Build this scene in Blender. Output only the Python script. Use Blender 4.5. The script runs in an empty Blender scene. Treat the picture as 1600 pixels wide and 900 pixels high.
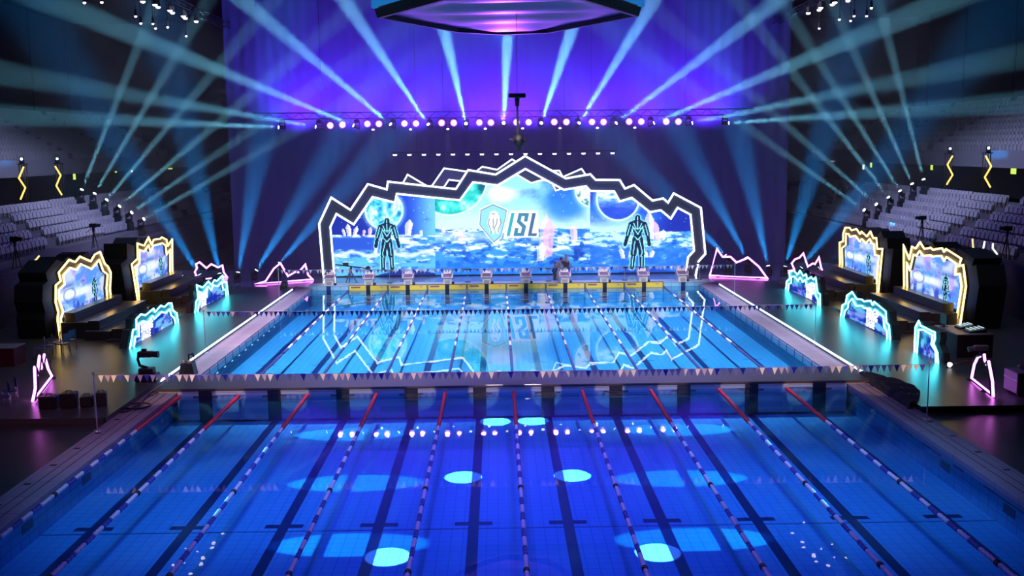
import bpy, bmesh, math, random
import numpy as np
from mathutils import Vector, Matrix
random.seed(7)
S = bpy.context.scene
COL = S.collection

# ------------------------------------------------------------ camera
CAM = Vector((-0.533, -38.068, 8.850))
ROT = Matrix(((0.99982869, -0.01555674, -0.01002851), (0.01208537, 0.13832852, 0.99031266), (0.01401881, 0.99026421, -0.13849283)))
FPX = 1567.62
cd = bpy.data.cameras.new('camera')
cam = bpy.data.objects.new('camera', cd)
COL.objects.link(cam)
cd.sensor_width = 36
cd.lens = FPX * 36 / 1600
cd.clip_end = 400
cam.matrix_world = Matrix.Translation(CAM) @ Matrix((ROT[0], ROT[1], -ROT[2])).transposed().to_4x4()
S.camera = cam

# ------------------------------------------------------------ world, exposure
S.view_settings.view_transform = 'Standard'
S.view_settings.look = 'None'
S.view_settings.exposure = 0.0
S.view_settings.gamma = 1.0
S.view_settings.use_curve_mapping = False
W = bpy.data.worlds.new('dark_hall')
S.world = W
W.use_nodes = True
W.node_tree.nodes['Background'].inputs[0].default_value = (0.02, 0.04, 0.1, 1)
W.node_tree.nodes['Background'].inputs[1].default_value = 0.0
cy = S.cycles
cy.max_bounces = 8
cy.diffuse_bounces = 2
cy.glossy_bounces = 3
cy.transmission_bounces = 4
cy.transparent_max_bounces = 12
cy.volume_bounces = 0
cy.sample_clamp_indirect = 3.0
cy.sample_clamp_direct = 0
cy.caustics_reflective = False
cy.caustics_refractive = False
cy.use_denoising = True
cy.use_light_tree = True


def lin(r, g, b):
    f = lambda c: (c / 255 / 12.92) if c <= 10.3 else ((c / 255 + 0.055) / 1.055) ** 2.4
    return (f(r), f(g), f(b))


def at(px, py, **k):
    """Point where the photograph's pixel (px, py) meets the plane X=, Y= or Z=."""
    d = ROT.transposed() @ Vector((px - 800, 450 - py, FPX))
    ax, v = list(k.items())[0]
    i = 'XYZ'.index(ax)
    return CAM + d * ((v - CAM[i]) / d[i])


# ------------------------------------------------------------ house and fill lights
def light(kind, loc, aim, power, color, parent=None, **kw):
    ld = bpy.data.lights.new(kw.pop('name', 'lamp_light'), kind)
    ld.energy = power
    ld.color = color
    for k, v in kw.items():
        setattr(ld, k, v)
    o = bpy.data.objects.new(ld.name, ld)
    COL.objects.link(o)
    m = Matrix.Translation(Vector(loc))
    if aim is not None:
        m = m @ (Vector(aim) - Vector(loc)).to_track_quat('-Z', 'Y').to_matrix().to_4x4()
    o.matrix_world = m
    if parent is not None:
        o.parent = parent
        o.matrix_parent_inverse = WM[parent.name].inverted()
    return o


WM = {}
D = math.radians
BLUE = (0.15, 0.105, 1.0)
CYAN = (0.04, 0.62, 1.0)
# blue wash hung over the near pool, cyan-white wash over the racing pool
for x in (-6.5, 6.5):
    for y in (-14, -6):
        light('SPOT', (x * 0.5, y, 17), (x * 0.6, y, 0), 6400, BLUE, spot_size=D(64), spot_blend=1.0, shadow_soft_size=1.5, name='pool_wash_light')
    for y in (4, 11, 18):
        light('SPOT', (x, y, 18), (x, y, 0), 25000, (0.66, 0.68, 1.0), spot_size=D(58), spot_blend=0.8, shadow_soft_size=0.4, name='race_wash_light')
for s_ in (-1, 1):
    light('SPOT', (s_ * 6, -13, 15), (s_ * 8.6, -11, 0), 5600, (0.2, 0.42, 1.0), spot_size=D(44), spot_blend=1.0, shadow_soft_size=1.0, name='pool_side_fill_light')  # unseen fill added to turn the sides of the near pool teal
# pink-white light along the side of the racing pool
light('SPOT', (-11, -4, 12), (-13.2, 12, 0), 9000, (1.0, 0.35, 0.55), spot_size=D(34), spot_blend=0.8, shadow_soft_size=0.2, name='kerb_light')
light('SPOT', (-11, -22, 12), (-13.2, -4, 0), 2600, (1.0, 0.35, 0.7), spot_size=D(34), spot_blend=0.8, shadow_soft_size=0.2, name='kerb_light')
light('SPOT', (11, -12, 12), (13.2, 6, 0), 2600, (1.0, 0.5, 0.75), spot_size=D(44), spot_blend=0.8, shadow_soft_size=0.2, name='kerb_light')
# vertical white-cyan pin spots and flat cyan followspots on the near pool
for s in (-1, 1):
    for x, y in ((3.3, -14.7), (1.65, -8.8), (0.7, -2.62)):
        light('SPOT', (s * x, y, 17), (s * x, y, -1), 110000, (1.0, 0.85, 0.95), spot_size=2 * math.atan(0.58 / 18), spot_blend=0.15, shadow_soft_size=0.02, name='pin_spot_light')
    for x, y in ((5.0, -9.2), (4.5, -13.9), (5.9, -4.0)):
        a = Vector((s * 25, y, 7.2)); b = Vector((s * x, y, -1))
        light('SPOT', a, b, 80000, (0.03, 0.5, 1.0), spot_size=2 * math.atan(0.8 / (a - b).length), spot_blend=0.25, shadow_soft_size=0.03, name='follow_spot_light')
# warm row of pin spots that rakes the near backstroke flags and the bulkhead
for k in range(12):
    x = -12.6 + k * 2.3
    light('SPOT', (x * 0.97, -38, 13.6), (x, -7.15, 1.85), 30000, (1.0, 0.62, 0.38), spot_size=D(1.75), spot_blend=0.2, shadow_soft_size=0.05, name='flag_spot_light')
# pale fill added for the red floats and near bulkhead face
for x in (-8.5, 0, 8.5):
    light('SPOT', (x, -21, 15), (x, -3.2, 0), 1500, (1.0, 0.62, 0.8), spot_size=D(30), spot_blend=1.0, shadow_soft_size=0.8, name='bulkhead_fill_light')
# white fill added to brighten the touch pads and starting blocks
for x in (-10, -5, 0, 5, 10):
    light('SPOT', (x, 3, 16), (x, 25.2, 0.3), 22000, (1.0, 0.82, 0.85), spot_size=D(13), spot_blend=1.0, shadow_soft_size=0.3, name='block_fill_light')
# cool fill light added over each grandstand and side deck
for s in (-1, 1):
    light('AREA', (s * 20, 24, 18.5), (s * 31, 30, 6), 900, (0.55, 0.6, 1.0), size=6, size_y=20, shape='RECTANGLE', spread=D(70), name='stand_fill_light')
    light('AREA', (s * 18, 2, 16), (s * 19, 4, 0), 80, (0.6, 0.65, 1.0), size=3, size_y=12, shape='RECTANGLE', spread=D(80), name='side_fill_light')

# ------------------------------------------------------------ materials
MATS = {}


def nodes(name):
    m = bpy.data.materials.new(name)
    m.use_nodes = True
    MATS[name] = m
    return m, m.node_tree.nodes, m.node_tree.links


def mat(name, col=(0.5, 0.5, 0.5), rough=0.5, metal=0.0, var=0.0, scale=8.0, spec=0.5, bump=0.0):
    if name in MATS:
        return MATS[name]
    m, n, l = nodes(name)
    p = n['Principled BSDF']
    p.inputs['Roughness'].default_value = rough
    p.inputs['Metallic'].default_value = metal
    p.inputs['Specular IOR Level'].default_value = spec
    tc = n.new('ShaderNodeTexCoord')
    nz = n.new('ShaderNodeTexNoise')
    nz.inputs['Scale'].default_value = scale
    nz.inputs['Detail'].default_value = 4
    l.new(tc.outputs['Object'], nz.inputs['Vector'])
    mx = n.new('ShaderNodeMix')
    mx.data_type = 'RGBA'
    mx.inputs['A'].default_value = (*[c * (1 - var) for c in col], 1)
    mx.inputs['B'].default_value = (*[min(1, c * (1 + var)) for c in col], 1)
    l.new(nz.outputs['Fac'], mx.inputs['Factor'])
    l.new(mx.outputs['Result'], p.inputs['Base Color'])
    if bump:
        b = n.new('ShaderNodeBump')
        b.inputs['Strength'].default_value = bump
        l.new(nz.outputs['Fac'], b.inputs['Height'])
        l.new(b.outputs['Normal'], p.inputs['Normal'])
    return m


def glow(name, col, strength=1.0, sample=True):
    if name in MATS:
        return MATS[name]
    m, n, l = nodes(name)
    n.remove(n['Principled BSDF'])
    e = n.new('ShaderNodeEmission')
    e.inputs['Color'].default_value = (*col, 1)
    e.inputs['Strength'].default_value = strength
    l.new(e.outputs[0], n['Material Output'].inputs['Surface'])
    m.cycles.emission_sampling = 'AUTO' if sample else 'NONE'
    return m


def brick_mat(name, col, grout, w, h, mortar=0.03, rough=0.3, axis='XY', var=0.06, offset=0.0):
    """Square tiles laid in world metres on the plane AXIS."""
    m, n, l = nodes(name)
    p = n['Principled BSDF']
    p.inputs['Roughness'].default_value = rough
    g = n.new('ShaderNodeNewGeometry')
    sx = n.new('ShaderNodeSeparateXYZ')
    cx = n.new('ShaderNodeCombineXYZ')
    l.new(g.outputs['Position'], sx.inputs[0])
    for i, a in enumerate(axis):
        l.new(sx.outputs[a], cx.inputs[i])
    b = n.new('ShaderNodeTexBrick')
    b.offset = offset
    b.inputs['Scale'].default_value = 1
    b.inputs['Brick Width'].default_value = w
    b.inputs['Row Height'].default_value = h
    b.inputs['Mortar Size'].default_value = mortar
    b.inputs['Mortar Smooth'].default_value = 0.2
    b.inputs['Color1'].default_value = (*[c * (1 - var) for c in col], 1)
    b.inputs['Color2'].default_value = (*[c * (1 + var) for c in col], 1)
    b.inputs['Mortar'].default_value = (*grout, 1)
    l.new(cx.outputs[0], b.inputs['Vector'])
    l.new(b.outputs['Color'], p.inputs['Base Color'])
    return m


def attr_screen(name, strength=1.0):
    if name in MATS:
        return MATS[name]
    m, n, l = nodes(name)
    n.remove(n['Principled BSDF'])
    a = n.new('ShaderNodeAttribute')
    a.attribute_name = 'picture'
    e = n.new('ShaderNodeEmission')
    e.inputs['Strength'].default_value = strength
    l.new(a.outputs['Color'], e.inputs['Color'])
    l.new(e.outputs[0], n['Material Output'].inputs['Surface'])
    m.cycles.emission_sampling = 'NONE'
    return m


# ------------------------------------------------------------ object helpers
def tag(o, label=None, cat=None, group=None, kind=None):
    if label: o['label'] = label
    if cat: o['category'] = cat
    if group: o['group'] = group
    if kind: o['kind'] = kind
    return o


def thing(name, label, cat, loc=(0, 0, 0), rz=0.0, group=None):
    o = bpy.data.objects.new(name, None)
    COL.objects.link(o)
    o.empty_display_size = 0.2
    m = Matrix.Translation(Vector(loc)) @ Matrix.Rotation(rz, 4, 'Z')
    o.location = loc
    o.rotation_euler = (0, 0, rz)
    WM[o.name] = m
    return tag(o, label, cat, group)


class B:
    """Mesh builder; shapes are given in the parent's own coordinates unless built with world=True."""

    def __init__(s):
        s.bm = bmesh.new()
        s.mi = 0

    def quad(s, *p):
        f = s.bm.faces.new([s.bm.verts.new(q) for q in p])
        f.material_index = s.mi
        return s

    def box(s, x0, x1, y0, y1, z0, z1, bev=0.0, m=None):
        r = bmesh.ops.create_cube(s.bm, size=1)
        M_ = Matrix.Translation(((x0 + x1) / 2, (y0 + y1) / 2, (z0 + z1) / 2)) @ Matrix.Diagonal((x1 - x0, y1 - y0, z1 - z0, 1))
        if m is not None: M_ = m @ M_
        bmesh.ops.transform(s.bm, matrix=M_, verts=r['verts'])
        fs = {f for v in r['verts'] for f in v.link_faces}
        for f in fs: f.material_index = s.mi
        if bev:
            es = list({e for f in fs for e in f.edges})
            g = bmesh.ops.bevel(s.bm, geom=es, offset=bev, segments=1, affect='EDGES', profile=0.5)
            for f in g['faces']: f.material_index = s.mi
        return s

    def cone(s, p0, p1, r0, r1=None, n=10, cap=True):
        r1 = r0 if r1 is None else r1
        p0, p1 = Vector(p0), Vector(p1)
        d = p1 - p0
        q = d.to_track_quat('Z', 'Y').to_matrix().to_4x4()
        r = bmesh.ops.create_cone(s.bm, cap_ends=cap, segments=n, radius1=r0, radius2=r1, depth=d.length)
        bmesh.ops.transform(s.bm, matrix=Matrix.Translation((p0 + p1) / 2) @ q, verts=r['verts'])
        for f in {f for v in r['verts'] for f in v.link_faces}: f.material_index = s.mi
        return s

    def ball(s, c, r, sc=(1, 1, 1), n=10):
        g = bmesh.ops.create_uvsphere(s.bm, u_segments=n, v_segments=max(6, n // 2 + 2), radius=r)
        bmesh.ops.transform(s.bm, matrix=Matrix.Translation(Vector(c)) @ Matrix.Diagonal((*sc, 1)), verts=g['verts'])
        for f in {f for v in g['verts'] for f in v.link_faces}: f.material_index = s.mi; f.smooth = True
        return s

    def tube(s, pts, r, n=6, closed=False):
        """One continuous tube along the points."""
        P = [Vector(p) for p in pts]
        k = len(P)
        rings = []
        up0 = None
        for i in range(k):
            a = P[(i - 1) % k] if (closed or i > 0) else P[i]
            b = P[(i + 1) % k] if (closed or i < k - 1) else P[i]
            t1 = (P[i] - a).normalized() if (P[i] - a).length > 1e-6 else (b - P[i]).normalized()
            t2 = (b - P[i]).normalized() if (b - P[i]).length > 1e-6 else t1
            t = (t1 + t2)
            t = t.normalized() if t.length > 1e-3 else t1
            if up0 is None:
                up0 = Vector((0, 0, 1)) if abs(t.z) < 0.9 else Vector((0, 1, 0))
            u = (up0 - t * up0.dot(t))
            u = u.normalized() if u.length > 1e-3 else t.orthogonal().normalized()
            v = t.cross(u)
            up0 = u
            c = max(0.45, t1.dot(t))
            mit = t2 - t1
            mit = mit.normalized() if mit.length > 1e-4 else None
            ring = []
            for j in range(n):
                w = (u * math.cos(2 * math.pi * j / n) + v * math.sin(2 * math.pi * j / n)) * r
                if mit is not None: w = w + mit * w.dot(mit) * (1 / c - 1)
                ring.append(s.bm.verts.new(P[i] + w))
            rings.append(ring)
        for i in range(k if closed else k - 1):
            A, C = rings[i], rings[(i + 1) % k]
            for j in range(n):
                f = s.bm.faces.new((A[j], A[(j + 1) % n], C[(j + 1) % n], C[j]))
                f.material_index = s.mi
                f.smooth = True
        if not closed:
            for ring in (rings[0], rings[-1]):
                f = s.bm.faces.new(ring); f.material_index = s.mi
        return s

    def prism(s, pts, d):
        """Polygon (3-D points in order, one plane) thickened by vector d."""
        d = Vector(d)
        vs = [s.bm.verts.new(p) for p in pts]
        f = s.bm.faces.new(vs)
        f.material_index = s.mi
        r = bmesh.ops.extrude_face_region(s.bm, geom=[f])
        nv = [g for g in r['geom'] if isinstance(g, bmesh.types.BMVert)]
        bmesh.ops.translate(s.bm, verts=nv, vec=d)
        for v in nv:
            for g in v.link_faces: g.material_index = s.mi
        return s

    def obj(s, name, mats, parent=None, world=False, loc=None):
        bmesh.ops.recalc_face_normals(s.bm, faces=s.bm.faces[:])
        me = bpy.data.meshes.new(name)
        if parent is not None and world:
            s.bm.transform(WM[parent.name].inverted())
        if loc is not None:
            s.bm.transform(Matrix.Translation(-Vector(loc)))
        s.bm.to_mesh(me)
        s.bm.free()
        for m in (mats if isinstance(mats, (list, tuple)) else [mats]): me.materials.append(m)
        o = bpy.data.objects.new(name, me)
        COL.objects.link(o)
        if loc is not None: o.location = loc
        if parent is not None:
            o.parent = parent
            WM[o.name] = WM[parent.name].copy()
        else:
            WM[o.name] = Matrix.Translation(Vector(loc)) if loc is not None else Matrix()
        return o


def kids(o):
    return [c for c in list(COL.objects) if c.parent == o]


def copy_thing(o, loc, rz=None, label=None, group=None, tree=None):
    """Copy a thing with its parts and sub-parts (meshes shared). tree = pre-listed children."""
    r = o.copy()
    COL.objects.link(r)
    r.location = loc
    if rz is not None: r.rotation_euler = (0, 0, rz)
    WM[r.name] = Matrix.Translation(Vector(loc)) @ Matrix.Rotation(r.rotation_euler[2], 4, 'Z')
    if label: r['label'] = label
    if group: r['group'] = group
    for c, subs in (tree if tree is not None else [(c, kids(c)) for c in kids(o)]):
        c2 = c.copy()
        COL.objects.link(c2)
        c2.parent = r
        for g in subs:
            g2 = g.copy()
            COL.objects.link(g2)
            g2.parent = c2
    return r


def tree_of(o):
    return [(c, kids(c)) for c in kids(o)]


def structure(o, label=None):
    o['kind'] = 'structure'
    if label: o['label'] = label
    return o
# ------------------------------------------------------------ the hall
m_dark = mat('dark_floor', (0.055, 0.055, 0.06), 0.32, var=0.25, scale=3)
m_stage = mat('stage_floor', (0.07, 0.072, 0.08), 0.34, var=0.2, scale=2.0, spec=0.6)
m_black = mat('matt_black', (0.012, 0.012, 0.014), 0.6)
m_wall = mat('hall_wall', (0.085, 0.085, 0.11), 0.8, var=0.1, scale=0.6)
m_tile = brick_mat('pool_floor_tile', (0.22, 0.6, 0.82), (0.15, 0.47, 0.68), 0.3, 0.3, 0.016, 0.25, var=0.02)
m_tilex = brick_mat('pool_side_tile', (0.22, 0.6, 0.82), (0.12, 0.4, 0.62), 0.5, 0.25, 0.02, 0.25, 'YZX')
m_tiley = brick_mat('pool_end_tile', (0.3, 0.62, 0.8), (0.16, 0.42, 0.6), 0.5, 0.25, 0.02, 0.25, 'XZY')
m_line = mat('lane_line_tile', (0.02, 0.03, 0.12), 0.3)
m_kerb = brick_mat('kerb_tile', (0.36, 0.29, 0.33), (0.25, 0.2, 0.23), 1.2, 1.2, 0.02, 0.6, var=0.06)
m_white = mat('white_plastic', (0.75, 0.75, 0.75), 0.4)
m_grey = mat('grey_paint', (0.3, 0.3, 0.32), 0.5)
m_steel = mat('steel', (0.55, 0.55, 0.57), 0.3, 1.0)

HX = 12.5           # half width of the pool
KX = 12.28          # inner edge of the deck kerb
ZD = 0.13           # deck level above the water
YB0, YB1 = -2.2, 0  # bulkhead
YN, YF = -34.0, 25.0
PZ = -1.0           # pool floor as it shows through the water

# floor of the hall with the pool left open, one mesh
b = B()
for x0, x1, y0, y1 in ((-50, -13.3, -36, 70), (13.3, 50, -36, 70), (-13.3, 13.3, YF + 1.5, 70), (-13.3, 13.3, -40, YN)):
    b.box(x0, x1, y0, y1, -0.4, ZD - 0.04)
structure(b.obj('floor', m_dark), 'dark matt floor of the hall around the pool')

b = B()
b.quad((-HX, YN, PZ), (HX, YN, PZ), (HX, YF, PZ), (-HX, YF, PZ))
for s in (-1, 1):
    b.mi = 1
    b.quad((s * HX, YN, PZ), (s * HX, YF, PZ), (s * HX, YF, 0.0), (s * HX, YN, 0.0))
b.mi = 2
b.quad((-HX, YF, PZ), (HX, YF, PZ), (HX, YF, 0.3), (-HX, YF, 0.3))
b.quad((-HX, YN, PZ), (HX, YN, PZ), (HX, YN, 0.0), (-HX, YN, 0.0))
b.mi = 3
for k in range(10):
    x = -11.25 + 2.5 * k
    for y0, y1 in ((YN, YB0 - 0.0), (YB1 + 2.0, YF - 2.0)):
        b.box(x - 0.14, x + 0.14, y0, y1, PZ, PZ + 0.006)
    for y in (2.0, YF - 2.0, -12.6):
        b.box(x - 0.5, x + 0.5, y - 0.12, y + 0.12, PZ, PZ + 0.007)
    b.box(x - 0.14, x + 0.14, YF - 0.012, YF, PZ, 0.28)
    for y in (7.5, 15):
        b.box(x - 0.42, x + 0.42, y - 0.05, y + 0.05, PZ, PZ + 0.007)
# dark joint where floor and side walls meet and the long grilles in the side walls
for s in (-1, 1):
    for y0, y1, z in ((-7.5, -3.2, -0.28), (-9.6, -8.3, -0.28), (-11, -10.4, -0.3), (-16, -12.2, -0.28), (-24, -17, -0.28)):
        b.box(s * HX - 0.012, s * HX + 0.012, y0, y1, z - 0.035, z + 0.035)
    for y in (-9.9, -13.6):
        b.box(s * HX - 0.012, s * HX + 0.012, y - 0.3, y + 0.3, -0.62, -0.38)
b.box(-HX, HX, -12.98, -12.94, PZ, PZ + 0.004)
structure(b.obj('floor_pool', [m_tile, m_tilex, m_tiley, m_line]), 'tiled basin of the pool with dark lane lines')

# overflow gutter face under each kerb of the racing pool
m_gut = mat('gutter_panel', (0.72, 0.85, 0.95), 0.35)
for s, nm in ((-1, 'left'), (1, 'right')):
    b = B()
    b.box(min(s * KX, s * 12.6), max(s * KX, s * 12.6), YB1 + 0.05, YF, -0.24, ZD - 0.037)
    b.mi = 1
    x = s * (KX - 0.004)
    b.box(x - 0.006, x + 0.006, YB1 + 0.05, YF, -0.03, 0.0)
    b.box(x - 0.006, x + 0.006, YB1 + 0.05, YF, ZD - 0.06, ZD - 0.038)
    for k in range(21):
        y = 0.8 + k * 1.2
        b.box(x - 0.007, x + 0.007, y - 0.04, y + 0.04, -0.24, ZD - 0.04)
    structure(b.obj('trim_gutter_' + nm, [m_gut, m_line]), 'light blue jointed gutter face on the %s of the racing pool' % nm)
    b = B()
    x0, x1 = sorted((s * KX, s * 13.35))
    b.box(x0, x1, YN, YF + 0.0, ZD - 0.035, ZD, 0.01)
    b.box(*sorted((s * 12.62, s * 13.35)), YN, YF, -0.3, ZD - 0.035)
    b.box(*sorted((s * KX, s * 12.62)), YN, YB0 - 0.03, -0.12, ZD - 0.035)
    b.mi = 1
    for x in (12.62, 12.9):
        b.box(s * x - 0.012, s * x + 0.012, YN, YB0 - 0.02, ZD, ZD + 0.003)
    for k in range(24):
        y = -33 + k * 1.6
        if y < YB0: b.box(s * 13.1 - 0.09, s * 13.1 + 0.09, y - 0.06, y + 0.06, ZD, ZD + 0.004)
    structure(b.obj('trim_kerb_' + nm, [m_kerb, m_black]), 'pale tiled kerb along the %s side of the pool' % nm)
    # raised dark show deck beside the racing pool
    b = B()
    x0, x1 = sorted((s * 13.32, s * 24.9))
    b.box(x0, x1, -6.2, YF, 0.0, 0.3)
    structure(b.obj('floor_platform_' + nm, m_stage), 'raised dark show floor on the %s of the pool' % nm)

b = B()
b.box(-13.3, 13.3, YF + 0.02, YF + 1.5, -0.3, 0.28, 0.01)
structure(b.obj('floor_start_deck', mat('start_deck', (0.42, 0.47, 0.52), 0.35, var=0.08)), 'grey deck that carries the starting blocks')
b = B()
b.box(-24.9, 24.9, YF + 1.5, 36, 0.0, 0.1)
structure(b.obj('floor_stage', mat('stage_back_floor', (0.16, 0.2, 0.26), 0.18, var=0.15, scale=2)), 'glossy floor in front of the stage arch')

# walls, ceiling, backdrop
def wall(nm, x0, x1, y0, y1, z0, z1, m, label):
    return structure(B().box(x0, x1, y0, y1, z0, z1).obj(nm, m), label)
m_roof = mat('roof_black', (0.02, 0.02, 0.03), 0.9)
wall('ceiling', -50, 50, -40, 70, 22, 22.4, m_roof, 'black roof of the hall')
wall('wall_back', -50, 50, 69.5, 70, 0, 22, m_wall, 'far end wall of the hall')
for s, nm in ((-1, 'left'), (1, 'right')):
    x0, x1 = sorted((s * 44, s * 44.5))
    b = B().box(x0, x1, -40, 70, 0, 22)
    b.mi = 1
    for y in (49, 58.5, 66.5):
        b.box(s * 43.9, s * 44.02, y - 0.12, y + 0.12, 12, 22) if s > 0 else b.box(-44.02, -43.9, y - 0.12, y + 0.12, 12, 22)
    structure(b.obj('wall_' + nm, [m_wall, m_black]), 'dark panelled wall above the %s stand' % nm)
# backdrop cloth with shallow folds
b = B()
N = 240
x0, x1 = -20.0, 20.9
V = []
for i in range(N + 1):
    x = x0 + (x1 - x0) * i / N
    y = 36 + 0.03 * math.sin(i * 1.31) + 0.03 * math.sin(i * 0.37)
    V.append((b.bm.verts.new((x, y, 0.1)), b.bm.verts.new((x, y, 21.6))))
for i in range(N):
    f = b.bm.faces.new((V[i][0], V[i + 1][0], V[i + 1][1], V[i][1])); f.smooth = True
tag(b.obj('backdrop_curtain', mat('backdrop_cloth', (0.12, 0.11, 0.3), 0.9, var=0.06)), 'tall dark cloth hanging behind the stage, lit purple', 'curtain')

# ------------------------------------------------------------ water
def water(nm, y0, y1, tint, label):
    m, n, l = nodes(nm + '_surface')
    n.remove(n['Principled BSDF'])
    tr = n.new('ShaderNodeBsdfTransparent')
    tr.inputs[0].default_value = (*tint, 1)
    gl = n.new('ShaderNodeBsdfGlossy')
    gl.inputs['Roughness'].default_value = 0.012
    fr = n.new('ShaderNodeFresnel')
    ge = n.new('ShaderNodeNewGeometry')
    io = n.new('ShaderNodeMapRange')      # same reflectance from above and from below
    io.inputs['To Min'].default_value = 1.33
    io.inputs['To Max'].default_value = 1 / 1.33
    l.new(ge.outputs['Backfacing'], io.inputs['Value'])
    l.new(io.outputs[0], fr.inputs['IOR'])
    mx = n.new('ShaderNodeMixShader')
    tc = n.new('ShaderNodeTexCoord')
    nz = n.new('ShaderNodeTexNoise')
    nz.inputs['Scale'].default_value = 1.1
    nz.inputs['Detail'].default_value = 2
    bp = n.new('ShaderNodeBump')
    bp.inputs['Strength'].default_value = 0.012
    bp.inputs['Distance'].default_value = 0.1
    l.new(tc.outputs['Object'], nz.inputs['Vector'])
    l.new(nz.outputs['Fac'], bp.inputs['Height'])
    l.new(bp.outputs['Normal'], gl.inputs['Normal'])
    l.new(fr.outputs[0], mx.inputs[0])
    l.new(tr.outputs[0], mx.inputs[1])
    l.new(gl.outputs[0], mx.inputs[2])
    l.new(mx.outputs[0], n['Material Output'].inputs['Surface'])
    b = B().quad((-HX, y0, 0), (HX, y0, 0), (HX, y1, 0), (-HX, y1, 0))
    structure(b.obj('water', m), label)
water('warm_up_water', YN, YB0, (0.42, 0.80, 0.98), 'still dark blue water of the near warm-up pool')
water('race_water', YB1, YF, (0.42, 0.84, 0.98), 'still bright cyan water of the racing pool')

# thin stage haze over the far half of the hall
m, n, l = nodes('stage_haze')
n.remove(n['Principled BSDF'])
vs = n.new('ShaderNodeVolumeScatter')
vs.inputs['Density'].default_value = 0.006
vs.inputs['Anisotropy'].default_value = 0.25
vs.inputs['Color'].default_value = (0.9, 0.95, 1, 1)
l.new(vs.outputs[0], n['Material Output'].inputs['Volume'])
b = B().box(-43.5, 43.5, 20.5, 69, 0.45, 21.9)
tag(b.obj('haze', m), 'thin haze hanging over the stage end of the hall', 'haze', kind='stuff')
# ------------------------------------------------------------ show lamps
m_lamp = mat('lamp_black', (0.006, 0.006, 0.007), 0.6)
m_lens = glow('beam_lens', (0.75, 0.95, 1.0), 6.0, False)
m_pink = glow('wash_lens', (1.0, 0.72, 1.0), 3.0, False)
m_halo = glow('wash_halo', (0.55, 0.1, 1.0), 1.0, False)
BEAM = (0.22, 0.72, 1.0)
FBEAM = (0.01, 0.33, 1.0)


def aim_m(d):
    return Vector(d).normalized().to_track_quat('Z', 'Y').to_matrix().to_4x4()


YT = 29.0


def moving_head(loc, tgt, power, col, ang, label, group, hang=False, scale=1.0, cat='stage light', floor=None, blend=0.35):
    """Base, yoke, tilting head and lens; lens centre sits at loc."""
    loc = Vector(loc)
    d = (Vector(tgt) - loc).normalized()
    k = scale
    body = loc - d * 0.30 * k
    sg = 1 if hang else -1
    t = thing('moving_head_light', label, cat, body + Vector((0, 0, sg * 0.52 * k)), 0, group)
    M_ = Matrix.Translation(body)
    B().box(-0.2 * k, 0.2 * k, -0.16 * k, 0.16 * k, *(sorted((sg * 0.34 * k, sg * 0.52 * k))), bev=0.03 * k, m=M_).obj('base', m_lamp, t, world=True)
    q0, q1 = (-0.07 * k, 0.35 * k) if hang else (0.07 * k, -0.35 * k)
    qm = q1 - 0.06 * k * (1 if hang else -1)
    xa, xb = 0.16 * k, 0.22 * k
    B().prism([body + Vector((x, -0.06 * k, z)) for x, z in ((-xb, q0), (-xb, q1), (xb, q1), (xb, q0), (xa, q0), (xa, qm), (-xa, qm), (-xa, q0))], (0, 0.12 * k, 0)).obj('yoke', m_lamp, t, world=True)
    if hang:
        B().box(body.x - 0.06, body.x + 0.06, min(body.y, YT) - 0.05, YT + 0.05, body.z + 0.5 * k, 10.86).obj('clamp', m_lamp, t, world=True)
    B().cone(body - d * 0.22 * k, loc - d * 0.02 * k, 0.12 * k, 0.15 * k, 12).obj('head', m_lamp, t, world=True)
    B().cone(loc - d * 0.02 * k, loc, 0.12 * k, 0.12 * k, 14).obj('lens', m_lens, t, world=True)
    if power:
        light('SPOT', loc + d * 0.05, loc + d * 5, power, col, t, spot_size=D(ang), spot_blend=blend, shadow_soft_size=0.11, name='beam_light')
    zb = body.z - 0.52 * k
    if floor is not None and zb > floor + 0.005:
        B().box(body.x - 0.24, body.x + 0.24, body.y - 0.2, body.y + 0.2, floor, zb, 0.01).obj('riser', m_lamp, t, world=True)
    return t


YT = 29.0
bm_back = [((435, 199), (0, 180)), ((493, 198), (0, 114)), ((552, 196), (100, 10)), ((610, 194), (385, 5)), ((669, 194), (543, 8)),
           ((728, 193), (695, 50)), ((787, 192), (793, 55)), ((846, 192), (892, 50)), ((905, 192), (1022, 0)), ((963, 192), (1217, 0)),
           ((1022, 192), (1480, 0)), ((1082, 192), (1560, 95)), ((1139, 192), (1600, 160))]
names = ['first', 'second', 'third', 'fourth', 'fifth', 'sixth', 'seventh', 'eighth', 'ninth', 'tenth', 'eleventh', 'twelfth', 'thirteenth']
for i, (p, q) in enumerate(bm_back):
    A = at(*p, Y=YT)
    T = at(*q, Y=21.5)
    moving_head(A, T, 820000 if 2 <= i <= 10 else 480000, BEAM, 5.2, '%s beam light from the left on the stage truss' % names[i], 'beam lights on the stage truss', hang=True, scale=0.9)

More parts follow.
